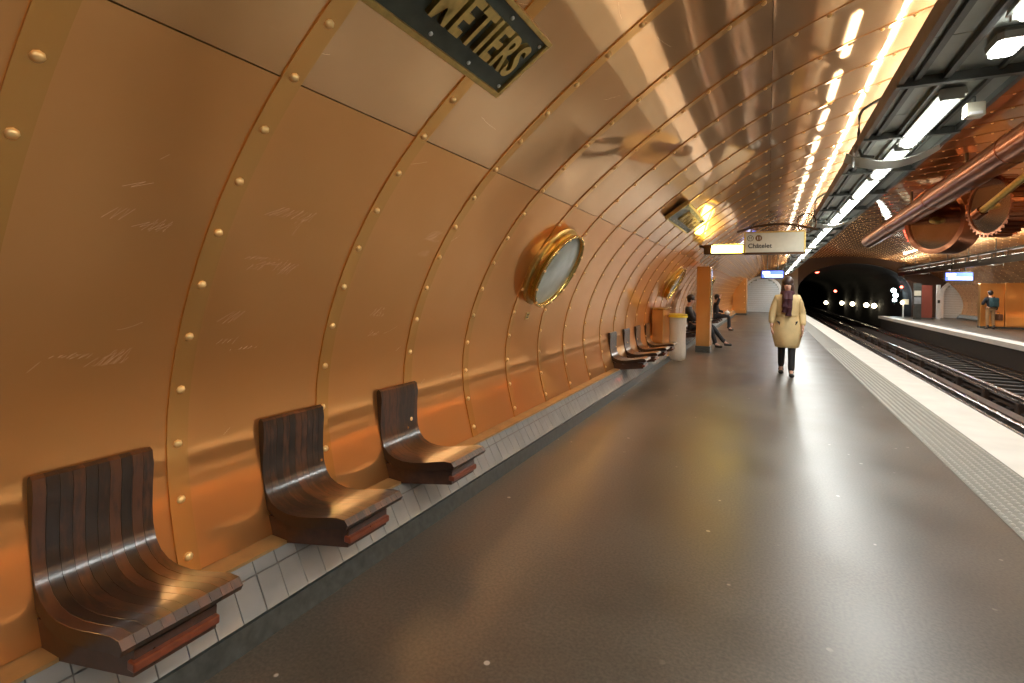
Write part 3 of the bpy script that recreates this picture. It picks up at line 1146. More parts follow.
# ------------------------------------------------------------------ portholes
def porthole(y, zc, r, label):
    s = s_at(lambda p: p[1] > zc)
    (x, z), (tx, tz), (nx, nz) = W(s, 0.0)
    root = empty('porthole', (x, y, z), label, 'porthole', 'brass portholes')
    # local frame: X = along y, Y = up the wall, Z = inward
    mt = Matrix(((0, tx, nx, 0), (1, 0, 0, 0), (0, tz, nz, 0), (0, 0, 0, 1)))
    bm = bmesh.new()
    lathe(bm, [(r * 1.06, -0.03), (r * 1.06, 0.035), (r * 1.03, 0.045), (r * 0.95, 0.045), (r * 0.95, -0.03)], 56, mt, True)
    obj('flange', bm, M['brass_worn'], root, smooth=True)
    bm = bmesh.new()
    lathe(bm, [(r * 0.95, 0.0), (r * 0.955, 0.06), (r * 0.93, 0.09), (r * 0.96, 0.10), (r * 1.0, 0.115), (r * 0.995, 0.135), (r * 0.96, 0.142), (r * 0.92, 0.132), (r * 0.905, 0.10), (r * 0.905, 0.0)], 56, mt, True)
    rim = obj('rim', bm, M['brass'], root, smooth=True, angle=70)
    bm = bmesh.new()
    lathe(bm, [(r * 0.915, 0.105), (r * 0.4, 0.114), (0, 0.117)], 48, mt)
    obj('glass', bm, M['glass'], root, smooth=True)
    for k in range(12):
        a = 2 * math.pi * k / 12
        bm = bmesh.new()
        lathe(bm, [(0.012, 0.13), (0.012, 0.144), (0.007, 0.149), (0, 0.149)], 8, mt @ Matrix.Translation((r * 0.963 * math.cos(a), r * 0.963 * math.sin(a), 0)))
        obj('bolt', bm, M['rivet'], rim, smooth=True)
    return root


porthole(4.50, 1.675, 0.39, 'round brass porthole nearest, with a pale glass disc on the copper wall')
porthole(11.4, 1.66, 0.39, 'round brass porthole further away above the bin')
porthole(18.4, 1.66, 0.39, 'round brass porthole far along the wall behind the seated people')

# little brass number plate below the first porthole
s = s_at(lambda p: p[1] > 1.19)
(x, z), (tx, tz), (nx, nz) = W(s, 0.0)
root = empty('number_plate', (x, 4.47, z), 'tiny brass number plate on the wall below the nearest porthole', 'plate')
mt = Matrix(((0, tx, nx, 0), (1, 0, 0, 0), (0, tz, nz, 0), (0, 0, 0, 1)))
bm = new_box(-0.04, 0.04, -0.035, 0.035, 0.0, 0.006, 0.002)
bmesh.ops.transform(bm, matrix=mt, verts=bm.verts[:])
obj('plate', bm, M['brass_worn'], root)
for v in (-0.014, 0.012):
    bm = new_box(-0.02, 0.02, v - 0.006, v + 0.006, 0.006, 0.008)
    bmesh.ops.transform(bm, matrix=mt, verts=bm.verts[:])
    obj('mark', bm, M['bronze'], root)

# ------------------------------------------------------------------ wooden seats
PROF = [(-2.116, 0.815), (-2.108, 0.806), (-2.106, 0.76), (-2.110, 0.68), (-2.110, 0.60), (-2.102, 0.53), (-2.080, 0.47), (-2.040, 0.428), (-1.985, 0.402),
        (-1.92, 0.392), (-1.84, 0.396), (-1.76, 0.410), (-1.68, 0.428), (-1.62, 0.440), (-1.58, 0.442), (-1.562, 0.432)]
SEATW = 0.36


def thick(i, n):
    u = i / (n - 1)
    return 0.012 + 0.034 * min(1.0, u / 0.12) if u < 0.5 else 0.022 + 0.026 * min(1.0, (1 - u) / 0.08)


def seat_proto():
    root = empty('wooden_seat', (0, 0, 0))
    n = len(PROF)
    up_, lo_ = [], []
    for i, p in enumerate(PROF):
        a, c = PROF[max(0, i - 1)], PROF[min(n - 1, i + 1)]
        d = math.dist(a, c)
        tx_, tz_ = (c[0] - a[0]) / d, (c[1] - a[1]) / d
        nx_, nz_ = -tz_, tx_
        if True:
            th = thick(i, n) / 2
        up_.append((p[0] + nx_ * th, p[1] + nz_ * th))
        lo_.append((p[0] - nx_ * th, p[1] - nz_ * th))
    ns = 10
    ww = SEATW / ns
    for k in range(ns):
        bm = bmesh.new()
        y0, y1 = k * ww + 0.0002, (k + 1) * ww - 0.0002
        c = 0.0008
        # section: top edge slightly eased
        rows = []
        for i in range(n):
            ux, uz = up_[i]
            lx, lz = lo_[i]
            dx, dz = (lx - ux), (lz - uz)
            q = max(1e-6, math.hypot(dx, dz))
            dx, dz = dx / q * c, dz / q * c
            sec = [(ux, y0 + c, uz), (ux, y1 - c, uz), (ux + dx, y1, uz + dz), (lx, y1, lz), (lx, y0, lz), (ux + dx, y0, uz + dz)]
            rows.append([bm.verts.new(p) for p in sec])
        for i in range(n - 1):
            for j in range(6):
                fc = bm.faces.new([rows[i][j], rows[i][(j + 1) % 6], rows[i + 1][(j + 1) % 6], rows[i + 1][j]])
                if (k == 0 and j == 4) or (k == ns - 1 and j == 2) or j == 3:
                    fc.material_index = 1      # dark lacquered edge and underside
        bm.faces.new(rows[0][::-1])
        bm.faces.new(rows[-1])
        me = to_mesh(bm, 'slat', True, 35)
        me.materials.append(M['wood'])
        me.materials.append(M['wood_edge'])
        link('slat', me, root)
    bm = bmesh.new()
    prism_y(bm, [(-2.112, 0.372), (-2.112, 0.255), (-1.606, 0.318), (-1.604, 0.395), (-1.70, 0.395), (-1.90, 0.362), (-2.04, 0.385)], 0.055, 0.30)
    for v in bm.verts:          # broader at the wall than under the seat's front
        if v.co.y < 0.1:
            v.co.y -= 0.060 * min(1.0, max(0.0, (-1.606 - v.co.x) / 0.5))
    obj('support_beam', bm, M['wood_dark'], root)
    obj('front_batten', new_box(-1.622, -1.585, 0.045, 0.30, 0.340, 0.368, 0.005), M['wood_red'], root)
    obj('wall_plate', new_box(-2.110, -2.085, -0.015, 0.335, 0.245, 0.385, 0.004), M['bronze'], root)
    return root


sp = seat_proto()
# seat positions: (first y, label)
seats = [(0.772, 'dark slatted wooden seat nearest, at the lower left corner under the big bare panel'),
         (1.607, 'dark slatted wooden seat in the middle of the near three'),
         (2.415, 'dark slatted wooden seat furthest of the near three, before the empty wall'),
         (7.45, 'first of four dark wooden seats before the bin'),
         (8.29, 'second of four dark wooden seats before the bin'),
         (9.12, 'third of four dark wooden seats before the bin'),
         (9.94, 'fourth wooden seat, right beside the bin'),
         (13.35, 'wooden seat just beyond the copper pillar'),
         (14.20, 'wooden seat under the man with outstretched leg'),
         (15.05, 'empty wooden seat beyond the man with outstretched leg'),
         (20.0, 'wooden seat before the person in black far along the wall'),
         (20.85, 'wooden seat under the person in black far along the wall'),
         (21.7, 'wooden seat beyond the person in black far along the wall')]
for i, (y, lab) in enumerate(seats):
    o = sp if i == 0 else copy_tree(sp, (0, 0, 0))
    o.location = (0, y, 0)
    tag(o, lab, 'seat', 'wooden platform seats')

# ------------------------------------------------------------------ bin, casing, pillar, partitions
root = empty('waste_cabinet', (-2.02, 10.85, 0), 'copper clad cabinet against the wall behind the bin bag', 'cabinet')
bm = new_box(-0.06, 0.16, -0.40, 0.42, 0.0, 1.08, 0.012)
obj('body', bm, M['copper_box'], root)
obj('lid', new_box(-0.06, 0.19, -0.43, 0.45, 1.08, 1.11, 0.006), M['brass'], root)
obj('plinth', new_box(-0.05, 0.15, -0.39, 0.41, -0.0, 0.06), M['base'], root)

root = empty('bag_bin', (-1.66, 11.0, 0), 'clear bag hanging from a yellow ring, standing before the copper cabinet', 'bin')
bm = bmesh.new()
lathe(bm, [(0.0, 0.03), (0.10, 0.025), (0.15, 0.06), (0.165, 0.2), (0.15, 0.45), (0.16, 0.7), (0.17, 0.93)], 24)
for v in bm.verts:
    a = math.atan2(v.co.y, v.co.x)
    f = 1 + 0.05 * math.sin(7 * a + v.co.z * 6) + 0.03 * math.sin(13 * a - v.co.z * 11)
    v.co.x *= f
    v.co.y *= f
obj('bag', bm, M['bag'], root, smooth=True, angle=80)
bm = bmesh.new()
lathe(bm, [(0.165, 0.915), (0.19, 0.915), (0.195, 0.935), (0.19, 0.955), (0.165, 0.955)], 28, None, True)
obj('ring', bm, M['yellow'], root, smooth=True)
bm = bmesh.new()
lathe(bm, [(0.19, 0.975), (0.17, 0.985), (0, 0.995)], 24)
obj('cover', bm, M['yellow'], root, smooth=True)
bm = bmesh.new()
tube(bm, [(-0.17, 0, 0.93), (-0.21, 0, 0.93)], 0.02)
obj('bracket', bm, M['steel_mid'], root)

root = empty('copper_pillar', (-1.385, 13.0, 0), 'square copper clad pillar standing on the platform before the seated man', 'pillar')
obj('shaft', new_box(-0.155, 0.155, 0, 0.42, 0.15, 2.02, 0.012), M['copper_box'], root)
obj('cap', new_box(-0.16, 0.16, -0.005, 0.425, 2.02, 2.06, 0.012), M['copper_strip'], root)
obj('plinth', new_box(-0.165, 0.165, -0.01, 0.43, 0.0, 0.15, 0.006), M['base'], root)
obj('edge_strip', new_box(0.153, 0.165, 0.01, 0.41, 0.75, 2.0, 0.003), M['brass'], root)

root = empty('end_cabinet', (-1.65, 36.0, 0), 'tall copper clad cabinet at the far end of the near platform', 'cabinet')
obj('body', new_box(-0.40, 0.42, 0, 2.0, 0.1, 2.38, 0.02), M['copper_box'], root)
obj('plinth', new_box(-0.42, 0.44, -0.02, 2.0, 0.0, 0.12), M['base'], root)
for k in range(5):
    bm = bmesh.new()
    ball(bm, (0.3, -0.005, 0.4 + 0.4 * k), 0.025, 8, 6)
    obj('rivet', bm, M['rivet'], root, smooth=True)

root = empty('partition_block', (8.83, 31.0, 0), 'copper clad partition block on the opposite platform behind the man with a backpack', 'partition')
obj('front_panel', new_box(0.0, 0.86, 0.0, 0.30, 0.08, 2.08, 0.015), M['copper_box'], root)
obj('side_panel', new_box(0.87, 1.9, -0.05, 0.30, 0.08, 2.10, 0.015), M['copper_box'], root)
obj('plinth', new_box(-0.01, 1.9, -0.06, 0.30, 0.0, 0.09), M['base'], root)
obj('skirt', new_box(0.9, 1.88, -0.08, -0.04, 0.12, 0.55, 0.01), M['copper_strip'], root)

# ------------------------------------------------------------------ yellow lit sign
root = empty('lit_box_sign', (-0.80, 11.0, 2.31), 'glowing yellow box sign projecting from the copper wall above the pillar', 'sign')
obj('casing', new_box(-0.38, 0.36, 0.0, 0.16, -0.10, 0.095, 0.01), M['bronze'], root)
obj('lit_face', new_box(-0.235, 0.345, -0.012, 0.0, -0.075, 0.07, 0.004), M['yellow_light'], root)
obj('lit_side', new_box(-0.20, 0.34, 0.03, 0.13, 0.093, 0.099), M['yellow_light'], root)
bm = bmesh.new()
tube(bm, [(-0.36, 0.08, 0.05), (-0.52, 0.08, 0.10)], 0.03)
obj('arm', bm, M['bronze'], root)

# ------------------------------------------------------------------ direction sign under an arched bar
root = empty('direction_sign', (0.08, 10.5, 2.36), 'cream hanging direction sign lettered in black under an arched bar', 'sign')
obj('panel', new_box(-0.47, 0.48, 0.0, 0.09, -0.16, 0.20, 0.006), M['sign_white'], root)
for (a, c, d, e) in ((-0.50, 0.51, 0.20, 0.225), (-0.50, -0.47, -0.185, 0.20), (0.48, 0.51, -0.185, 0.20), (-0.50, 0.51, -0.20, -0.16)):
    obj('frame_bar', new_box(a, c, -0.006, 0.096, d, e, 0.004), M['bronze'] if d < 0 and e < 0 else M['brass_worn'], root)
RX = Matrix.Rotation(math.radians(90), 4, 'X')
def disc(bm, x, z, r, y0, y1, n=24):
    lathe(bm, [(0, 0), (r, 0), (r, y1 - y0), (0, y1 - y0)], n, Matrix.Translation((x, y1, z)) @ RX)
    return bm
bm = bmesh.new()
lathe(bm, [(0.045, 0), (0.055, 0), (0.055, 0.004), (0.045, 0.004)], 24, Matrix.Translation((-0.39, 0.0, 0.105)) @ RX, True)
obj('metro_ring', bm, M['ink'], root)
text('letter', 'M', 0.075, M['ink'], root, Matrix.Translation((-0.360, -0.002, 0.08)) @ RX, ext=0.001)
bm = bmesh.new()
disc(bm, -0.25, 0.105, 0.058, -0.004, 0.0)
obj('line_disc', bm, M['brown_line'], root)
text('line_number', '11', 0.080, M['white'], root, Matrix.Translation((-0.207, -0.006, 0.077)) @ RX, ext=0.001)
text('lettering', 'Châtelet', 0.115, M['ink'], root, Matrix.Translation((-0.03, -0.003, -0.075)) @ RX, ext=0.002, off=0.002)
bm = bmesh.new()
pts = []
for i in range(13):
    u = i / 12
    pts.append((-0.62 + 1.32 * u, 0.045, 0.16 + 0.20 * math.sin(math.pi * (0.12 + 0.76 * u))))
tube(bm, pts, 0.022, 8)
obj('arched_bar', bm, M['bronze'], root, smooth=True)
for x in (-0.38, 0.40):
    bm = bmesh.new()
    tube(bm, [(x, 0.045, 0.22), (x, 0.045, 0.33)], 0.012)
    obj('hanger', bm, M['bronze'], root)
bm = bmesh.new()
tube(bm, [(0.52 + 0.15 * math.cos(a), 0.045, 0.36 + 0.17 * math.sin(a)) for a in [k * 2 * math.pi / 16 for k in range(17)]], 0.013, 8, False)
obj('ring_bracket', bm, M['bronze'], root, smooth=True)

# ------------------------------------------------------------------ screens
def screen_sign(name, p, wd, h, label):
    root = empty(name, p, label, 'screen')
    obj('casing', new_box(-wd / 2 - 0.04, wd / 2 + 0.04, 0.0, 0.16, -h / 2 - 0.04, h / 2 + 0.04, 0.01), M['steel_dark'], root)
    obj('display', new_box(-wd / 2, wd / 2, -0.012, 0.0, -h / 2, h / 2), M['screen_blue'], root)
    obj('upper_line', new_box(-wd / 2 + 0.03, -wd / 8, -0.02, -0.012, 0.01, h / 2 - 0.03), M['screen_bar'], root)
    obj('lower_line', new_box(-wd / 2 + 0.10, wd / 2 - 0.02, -0.02, -0.012, -h / 2 + 0.03, -0.02), M['screen_bar'], root)
    for x in (-wd / 4, wd / 4):
        bm = bmesh.new()
        tube(bm, [(x, 0.08, h / 2), (x, 0.08, h / 2 + 0.7)], 0.02)
        obj('hanger', bm, M['steel_dark'], root)
    return root


screen_sign('train_screen', (0.16, 25.0, 2.27), 0.82, 0.30, 'blue and white train screen hung over the near platform behind the woman')
screen_sign('train_screen', (7.66, 29.5, 2.34), 0.95, 0.34, 'blue and white train screen hung over the opposite platform')

# ------------------------------------------------------------------ end gates with white arched surrounds
def gate(name, x0, x1, h, y, label, flat_top=None):
    root = empty(name, ((x0 + x1) / 2, y, 0), label, 'gate')
    hw = (x1 - x0) / 2
    n = 16
    arch = [(-hw, 0.0), (-hw, h * 0.62)] + [(-hw * math.cos(math.pi * i / n), h * 0.62 + h * 0.38 * math.sin(math.pi * i / n)) for i in range(1, n)] + [(hw, h * 0.62), (hw, 0.0)]
    bm = bmesh.new()
    fr = 0.16
    out = [(x * (hw + fr) / hw, z * (h + fr) / h) for x, z in arch]
    va = [bm.verts.new((x, 0, z)) for x, z in arch]
    vb = [bm.verts.new((x, 0, z)) for x, z in out]
    vc = [bm.verts.new((x, 0.25, z)) for x, z in arch]
    vd = [bm.verts.new((x, 0.25, z)) for x, z in out]
    for i in range(len(arch) - 1):
        bm.faces.new([va[i], va[i + 1], vb[i + 1], vb[i]])
        bm.faces.new([va[i], vc[i], vc[i + 1], va[i + 1]])
        bm.faces.new([vb[i], vb[i + 1], vd[i + 1], vd[i]])
    obj('arch_surround', bm, M['white'], root)
    # shutter slats, each clipped to the arch
    z = 0.02
    sh = 0.155
    while z < h - 0.08:
        zt = min(z + sh - 0.012, h - 0.02)
        lim = h * 0.62
        if zt <= lim:
            xw = hw
        else:
            u = min(1.0, (zt - lim) / (h * 0.38))
            xw = hw * math.sqrt(max(0.0, 1 - u * u))
        if xw > 0.05:
            obj('slat', new_box(-xw + 0.005, xw - 0.005, 0.10, 0.14, z, zt, 0.005), M['shutter'], root)
        z += sh
    bm = bmesh.new()
    prism_y(bm, arch, 0.15, 0.2)
    obj('backing', bm, M['steel_mid'], root)
    return root


gate('end_gate', -1.50, 0.74, 2.55, 42.6, 'pale grey slatted end gate on the near platform beside the woman')
gate('end_gate', 10.30, 12.2, 2.40, 42.6, 'grey slatted end gate in a white arch on the opposite platform')
o = obj('wall_near_end', new_box(-2.2, 1.95, 42.86, 42.98, -0.4, 3.6), plain('end_wall_paint', (0.22, 0.17, 0.12), 0.6))
o['kind'] = 'structure'

# things standing at the end of the opposite platform
root = empty('poster_cabinet', (8.85, 40.0, 0), 'tall maroon cabinet at the end of the opposite platform beside the gate', 'cabinet')
obj('body', new_box(-0.28, 0.28, 0, 0.2, 0.0, 2.1, 0.02), M['redbrown'], root)
obj('plinth', new_box(-0.3, 0.3, -0.02, 0.2, 0, 0.08), M['base'], root)
root = empty('notice_board', (8.18, 39.0, 0), 'narrow notice board with pale sheets at the opposite platform end', 'board')
obj('post', new_box(-0.20, 0.20, 0.03, 0.08, 0.0, 2.2), M['steel_dark'], root)
obj('upper_sheet', new_box(-0.17, 0.17, 0.015, 0.03, 1.45, 1.75), M['sign_white'], root)
obj('lower_sheet', new_box(-0.17, 0.17, 0.015, 0.03, 0.95, 1.35), M['poster'], root)
root = empty('white_post', (9.55, 40.5, 0), 'slim white post beside the maroon cabinet on the opposite platform', 'post')
obj('shaft', new_box(-0.09, 0.09, 0, 0.2, 0.0, 2.15, 0.01), M['white'], root)
obj('switch_box', new_box(-0.06, 0.06, -0.05, 0.0, 1.0, 1.2, 0.005), M['steel_dark'], root)
root = empty('track_marker', (7.95, 41.5, 0), 'small lit marker on a white post at the very end of the opposite platform', 'marker')
bm = bmesh.new()
tube(bm, [(0, 0, 0), (0, 0, 0.95)], 0.045)
obj('post', bm, M['white'], root)
obj('board', new_box(-0.05, 0.30, -0.03, 0.03, 0.85, 1.20, 0.01), M['sign_white'], root)
bm = bmesh.new()
ball(bm, (-0.06, -0.05, 0.98), 0.11, 10, 8)
obj('lens', bm, M['warm_light'], root, smooth=True)

# ------------------------------------------------------------------ ceiling machinery above the tracks
PIPE_TILT = math.radians(-1.3)
root = empty('ceiling_pipe', (3.2, 12.0, 3.60), 'thick copper pipe running along the vault above the tracks', 'pipe')
root.rotation_euler = (PIPE_TILT, 0, 0)
y = -10.0
while y < 8:
    bm = bmesh.new()
    tube(bm, [(0, y + 0.004, 0), (0, y + 3.996, 0)], 0.23, 24)
    obj('pipe_length', bm, M['copper_dark'], root, smooth=True)
    bm = bmesh.new()
    lathe(bm, [(0.23, -0.04), (0.240, -0.035), (0.240, 0.035), (0.23, 0.04)], 24, Matrix.Translation((0, y, 0)) @ RX, True)
    obj('collar', bm, M['copper_dark'], root, smooth=True, angle=30)
    y += 4.0
y = -8.0
while y < 10:
    bm = bmesh.new()
    tube(bm, [(0, y, 0.21), (0, y, 0.47 + 0.0227 * y)], 0.03)
    obj('hanger', bm, M['bronze'], root)
    y += 4.0


def gear(p, r, th, nrm, teeth, label, disc_mat='gear_disc'):
    root = empty('gear_wheel', p, label, 'gear', 'gear wheels in the vault')
    zax = Vector(nrm).normalized()
    xax = zax.cross(Vector((0, 0, 1))).normalized()
    yax = zax.cross(xax)
    mt = Matrix(((xax.x, yax.x, zax.x, 0), (xax.y, yax.y, zax.y, 0), (xax.z, yax.z, zax.z, 0), (0, 0, 0, 1)))
    bm = bmesh.new()
    lathe(bm, [(r * 0.86, -th / 2), (r * (0.93 if teeth else 1.0), -th / 2), (r * (0.93 if teeth else 1.0), th / 2), (r * 0.86, th / 2)], 64, mt, True)
    grim = obj('rim', bm, M['copper_dark'], root, smooth=True, angle=40)
    bm = bmesh.new()
    lathe(bm, [(0, th * 0.30), (r * 0.5, th * 0.34), (r * 0.87, th * 0.42), (r * 0.87, -th * 0.1), (0, -th * 0.1)], 64, mt)
    obj('disc', bm, M['gear_disc'], root, smooth=True, angle=40)
    bm = bmesh.new()
    lathe(bm, [(0, th * 0.62), (r * 0.08, th * 0.60), (r * 0.10, th * 0.5), (r * 0.12, th * 0.2)], 24, mt)
    obj('hub', bm, M['brass_worn'], root, smooth=True)
    if not teeth:
        return root
    tb = bmesh.new()
    a = 2 * math.pi / teeth
    P = [(r * 0.925, -a * 0.30), (r * 1.0, -a * 0.18), (r * 1.0, a * 0.18), (r * 0.925, a * 0.30)]
    v0 = [tb.verts.new((q * math.cos(t), q * math.sin(t), -th / 2)) for q, t in P]
    v1 = [tb.verts.new((q * math.cos(t), q * math.sin(t), th / 2)) for q, t in P]
    tb.faces.new(v0[::-1])
    tb.faces.new(v1)
    for i in range(4):
        tb.faces.new([v0[i], v0[(i + 1) % 4], v1[(i + 1) % 4], v1[i]])
    me = to_mesh(tb, 'tooth')
    me.materials.append(M['copper_dark'])
    for k in range(teeth):
        o = link('tooth', me, grim)
        o.matrix_local = mt @ Matrix.Rotation(a * k, 4, 'Z')
    return root


gear((3.80, 15.9, 3.30), 0.82, 0.50, (-0.85, -0.52, 0), 0, 'large drum shaped wheel with a mirror face further off, below the copper pipe')
gear((3.52, 11.6, 3.02), 0.54, 0.30, (-0.95, -0.31, 0), 36, 'copper toothed gear wheel nearest the right edge with a slanting shaft')
root = empty('drive_shaft', (3.16, 11.3, 2.84), 'slanting bronze shaft in front of the toothed gear wheel', 'shaft')
bm = bmesh.new()
tube(bm, [(0, 0, 0), (0.42, -1.2, 0.62)], 0.055, 14)
obj('rod', bm, M['brass_worn'], root, smooth=True)
bm = bmesh.new()
tube(bm, [(-0.01, 0.03, -0.015), (0.04, -0.11, 0.06)], 0.085, 14)
obj('collar', bm, M['copper_dark'], root, smooth=True)

# ------------------------------------------------------------------ people
def skin_bm(joints, edges, sub=2):
    """joints: name -> (pos, radius); grows one smooth tapering body over the edges"""
    names = list(joints)
    ix = {n_: i for i, n_ in enumerate(names)}
    me = bpy.data.meshes.new('skin_tmp')
    me.from_pydata([joints[n_][0] for n_ in names], [(ix[a], ix[b_]) for a, b_ in edges], [])
    o = bpy.data.objects.new('skin_tmp', me)
    COL.objects.link(o)
    sk = o.modifiers.new('s', 'SKIN')
    sk.use_smooth_shade = True
    lay = me.skin_vertices[0].data
    for i, n_ in enumerate(names):
        r = joints[n_][1]
        lay[i].radius = r if isinstance(r, (tuple, list)) else (r, r)
        lay[i].use_root = (i == 0)
    sb = o.modifiers.new('d', 'SUBSURF')
    sb.levels = sub
    sb.render_levels = sub
    dg = bpy.context.evaluated_depsgraph_get()
    res = bpy.data.meshes.new_from_object(o.evaluated_get(dg))
    bpy.data.objects.remove(o)
    return res


def merge(name, meshes, mat, parent):
    bm = bmesh.new()
    for me in meshes:
        bm.from_mesh(me)
    for f in bm.faces:
        f.smooth = True
    me = bpy.data.meshes.new(name)
    bm.to_mesh(me)
    bm.free()
    return link(name, me, parent, mat)


def hand(J, sd, palm_dir, fwd):
    """five short finger chains rooted inside the palm"""
    out = []
    wr, pm = Vector(J['wrist_' + sd][0]), Vector(J['palm_' + sd][0])
    d = (pm - wr).normalized()
    side = Vector(palm_dir).cross(d).normalized()
    pdv = Vector(palm_dir).normalized()
    for k, ln in enumerate((0.070, 0.080, 0.076, 0.060)):
        b0 = pm + side * (0.028 - 0.019 * k)
        b1 = b0 + d * 0.055
        b2 = b1 + d * ln * 0.55 + pdv * 0.010
        b3 = b2 + d * ln * 0.38 + pdv * 0.026
        out.append(skin_bm({'a': (b0, 0.011), 'b': (b1, 0.010), 'c': (b2, 0.009), 'd': (b3, 0.007)}, [('a', 'b'), ('b', 'c'), ('c', 'd')], 1))
    b0 = pm - d * 0.015 + side * 0.02
    b1 = b0 + side * 0.030 + d * 0.02 + pdv * 0.01
    b2 = b1 + side * 0.012 + d * 0.034 + pdv * 0.012
    out.append(skin_bm({'a': (b0, 0.013), 'b': (b1, 0.011), 'c': (b2, 0.008)}, [('a', 'b'), ('b', 'c')], 1))
    return out


def person(loc, rz, J, label, top, bottom, hair_mat, coat_len=None, hair_long=False, group=None):
    root = empty('person', loc, label, 'person', group, rz)
    E = [('pelvis', 'waist'), ('waist', 'chest'), ('chest', 'neck0'), ('neck0', 'neck'), ('neck', 'jaw'), ('jaw', 'skull')]
    for s_ in 'LR':
        E += [('chest', 'sh_' + s_), ('sh_' + s_, 'elb_' + s_), ('elb_' + s_, 'wrist_' + s_), ('wrist_' + s_, 'palm_' + s_),
              ('pelvis', 'hip_' + s_), ('hip_' + s_, 'knee_' + s_), ('knee_' + s_, 'ank_' + s_), ('ank_' + s_, 'toe_' + s_)]
    R = dict(pelvis=(.12, .10), waist=(.11, .085), chest=(.125, .095), neck0=(.062, .06), neck=.048, jaw=(.062, .072), skull=(.078, .088))
    for s_ in 'LR':
        R.update({'sh_' + s_: .058, 'elb_' + s_: .040, 'wrist_' + s_: .027, 'palm_' + s_: (.036, .018), 'hip_' + s_: .082, 'knee_' + s_: .056,
                  'ank_' + s_: .036, 'toe_' + s_: (.028, .020)})
    JJ = {k: (Vector(J[k]), R[k]) for k in R}
    parts = [skin_bm(JJ, E, 2)]
    # face direction
    fd = Vector(J.get('face', (0, 1, 0))).normalized()
    sk = Vector(J['skull'])
    jw = Vector(J['jaw'])
    upv = (sk - jw).normalized()
    sd = fd.cross(upv).normalized()
    mid = (sk + jw) / 2
    nose = bmesh.new()
    ball(nose, mid + fd * 0.088 - upv * 0.005, 0.014, 8, 6, (0.9, 1.2, 1.4))
    for e_ in (-1, 1):
        ball(nose, mid + sd * 0.074 * e_ + upv * 0.005, 0.022, 8, 6, (0.5, 0.8, 1.2))
    me = bpy.data.meshes.new('t')
    nose.to_mesh(me)
    nose.free()
    parts.append(me)
    for s_ in 'LR':
        parts += hand(JJ, s_, J.get('palmdir_' + s_, (1 if s_ == 'L' else -1, 0, 0)), fd)
    body = merge('body', parts, M['skin'], root)
    for e_ in (-1, 1):
        bm = bmesh.new()
        ball(bm, mid + fd * 0.074 + sd * 0.030 * e_ + upv * 0.028, 0.012, 8, 6)
        obj('eye', bm, M['eye'], body, smooth=True)
    bm = bmesh.new()
    ball(bm, mid + fd * 0.076 - upv * 0.045, 0.020, 8, 6, (1.1, 0.5, 0.4))
    obj('mouth', bm, M['lip'], body, smooth=True)
    # hair
    bm = bmesh.new()
    ball(bm, sk - fd * 0.022 + upv * 0.030, 0.102, 16, 12, (0.95, 1.0, 0.98))
    if hair_long:
        for e_ in (-1, 1):
            ball(bm, jw + sd * 0.070 * e_ - fd * 0.02 - upv * 0.03, 0.05, 10, 8, (0.8, 1.2, 2.6))
        ball(bm, jw - fd * 0.065 - upv * 0.03, 0.075, 12, 10, (1.15, 0.8, 1.8))
    else:
        ball(bm, sk - fd * 0.045 - upv * 0.02, 0.085, 12, 10, (1.0, 0.8, 1.0))
    obj('hair', bm, hair_mat, root, smooth=True)
    # garments: grown over part of the same skeleton, a little wider
    TJ = {}
    g = 0.022
    for k in ('chest', 'waist', 'pelvis', 'neck0', 'sh_L', 'sh_R', 'elb_L', 'elb_R', 'wrist_L', 'wrist_R'):
        r = R[k]
        gg = g + (0.008 if coat_len else 0)
        TJ[k] = (Vector(J[k]), tuple(v + gg for v in r) if isinstance(r, tuple) else r + gg)
    TE = [('chest', 'waist'), ('waist', 'pelvis'), ('chest', 'neck0')] + [(a, b_) for s_ in 'LR' for a, b_ in (('chest', 'sh_' + s_), ('sh_' + s_, 'elb_' + s_), ('elb_' + s_, 'wrist_' + s_))]
    extra = []
    if coat_len:
        bm = bmesh.new()
        lathe(bm, [(.165, .50), (.182, .502), (.200, .56), (.226, .68), (.236, .80), (.220, .90), (.190, 1.0), (.172, 1.07), (.176, 1.13), (.186, 1.22), (.192, 1.30), (.180, 1.37), (.135, 1.425), (.085, 1.45)], 28)
        for v in bm.verts:
            a = math.atan2(v.co.y, v.co.x)
            k = 1 + (0.03 * math.sin(6 * a) if v.co.z < 0.9 else 0.0) + (0.012 if int(v.co.z * 14) % 2 else 0.0)
            v.co.x *= k
            v.co.y *= (0.74 + 0.26 * max(0.0, min(1.0, (0.8 - v.co.z) / 0.25))) * k
        me = bpy.data.meshes.new('t')
        bm.to_mesh(me)
        bm.free()
        extra.append(me)
        bm = bmesh.new()
        lathe(bm, [(.176, 1.045), (.186, 1.05), (.188, 1.085), (.180, 1.09)], 28)
        for v in bm.verts:
            v.co.y *= 0.76
        obj('belt', bm, top, root, smooth=True)
        for s_ in 'LR':
            TJ['sh_' + s_] = (TJ['sh_' + s_][0], .078)
            TJ['elb_' + s_] = (TJ['elb_' + s_][0], .062)
            TJ['wrist_' + s_] = (TJ['wrist_' + s_][0], .050)
    merge('coat' if coat_len else 'jacket', [skin_bm(TJ, TE, 2)] + extra, top, root)
    BJ = {'pelvis': (Vector(J['pelvis']), (.135, .115))}
    BE = []
    for s_ in 'LR':
        BJ['hip_' + s_] = (Vector(J['hip_' + s_]), .095)
        BJ['knee_' + s_] = (Vector(J['knee_' + s_]), .068)
        BJ['ank_' + s_] = (Vector(J['ank_' + s_]) + Vector((0, 0, -0.005)), .054)
        BE += [('pelvis', 'hip_' + s_), ('hip_' + s_, 'knee_' + s_), ('knee_' + s_, 'ank_' + s_)]
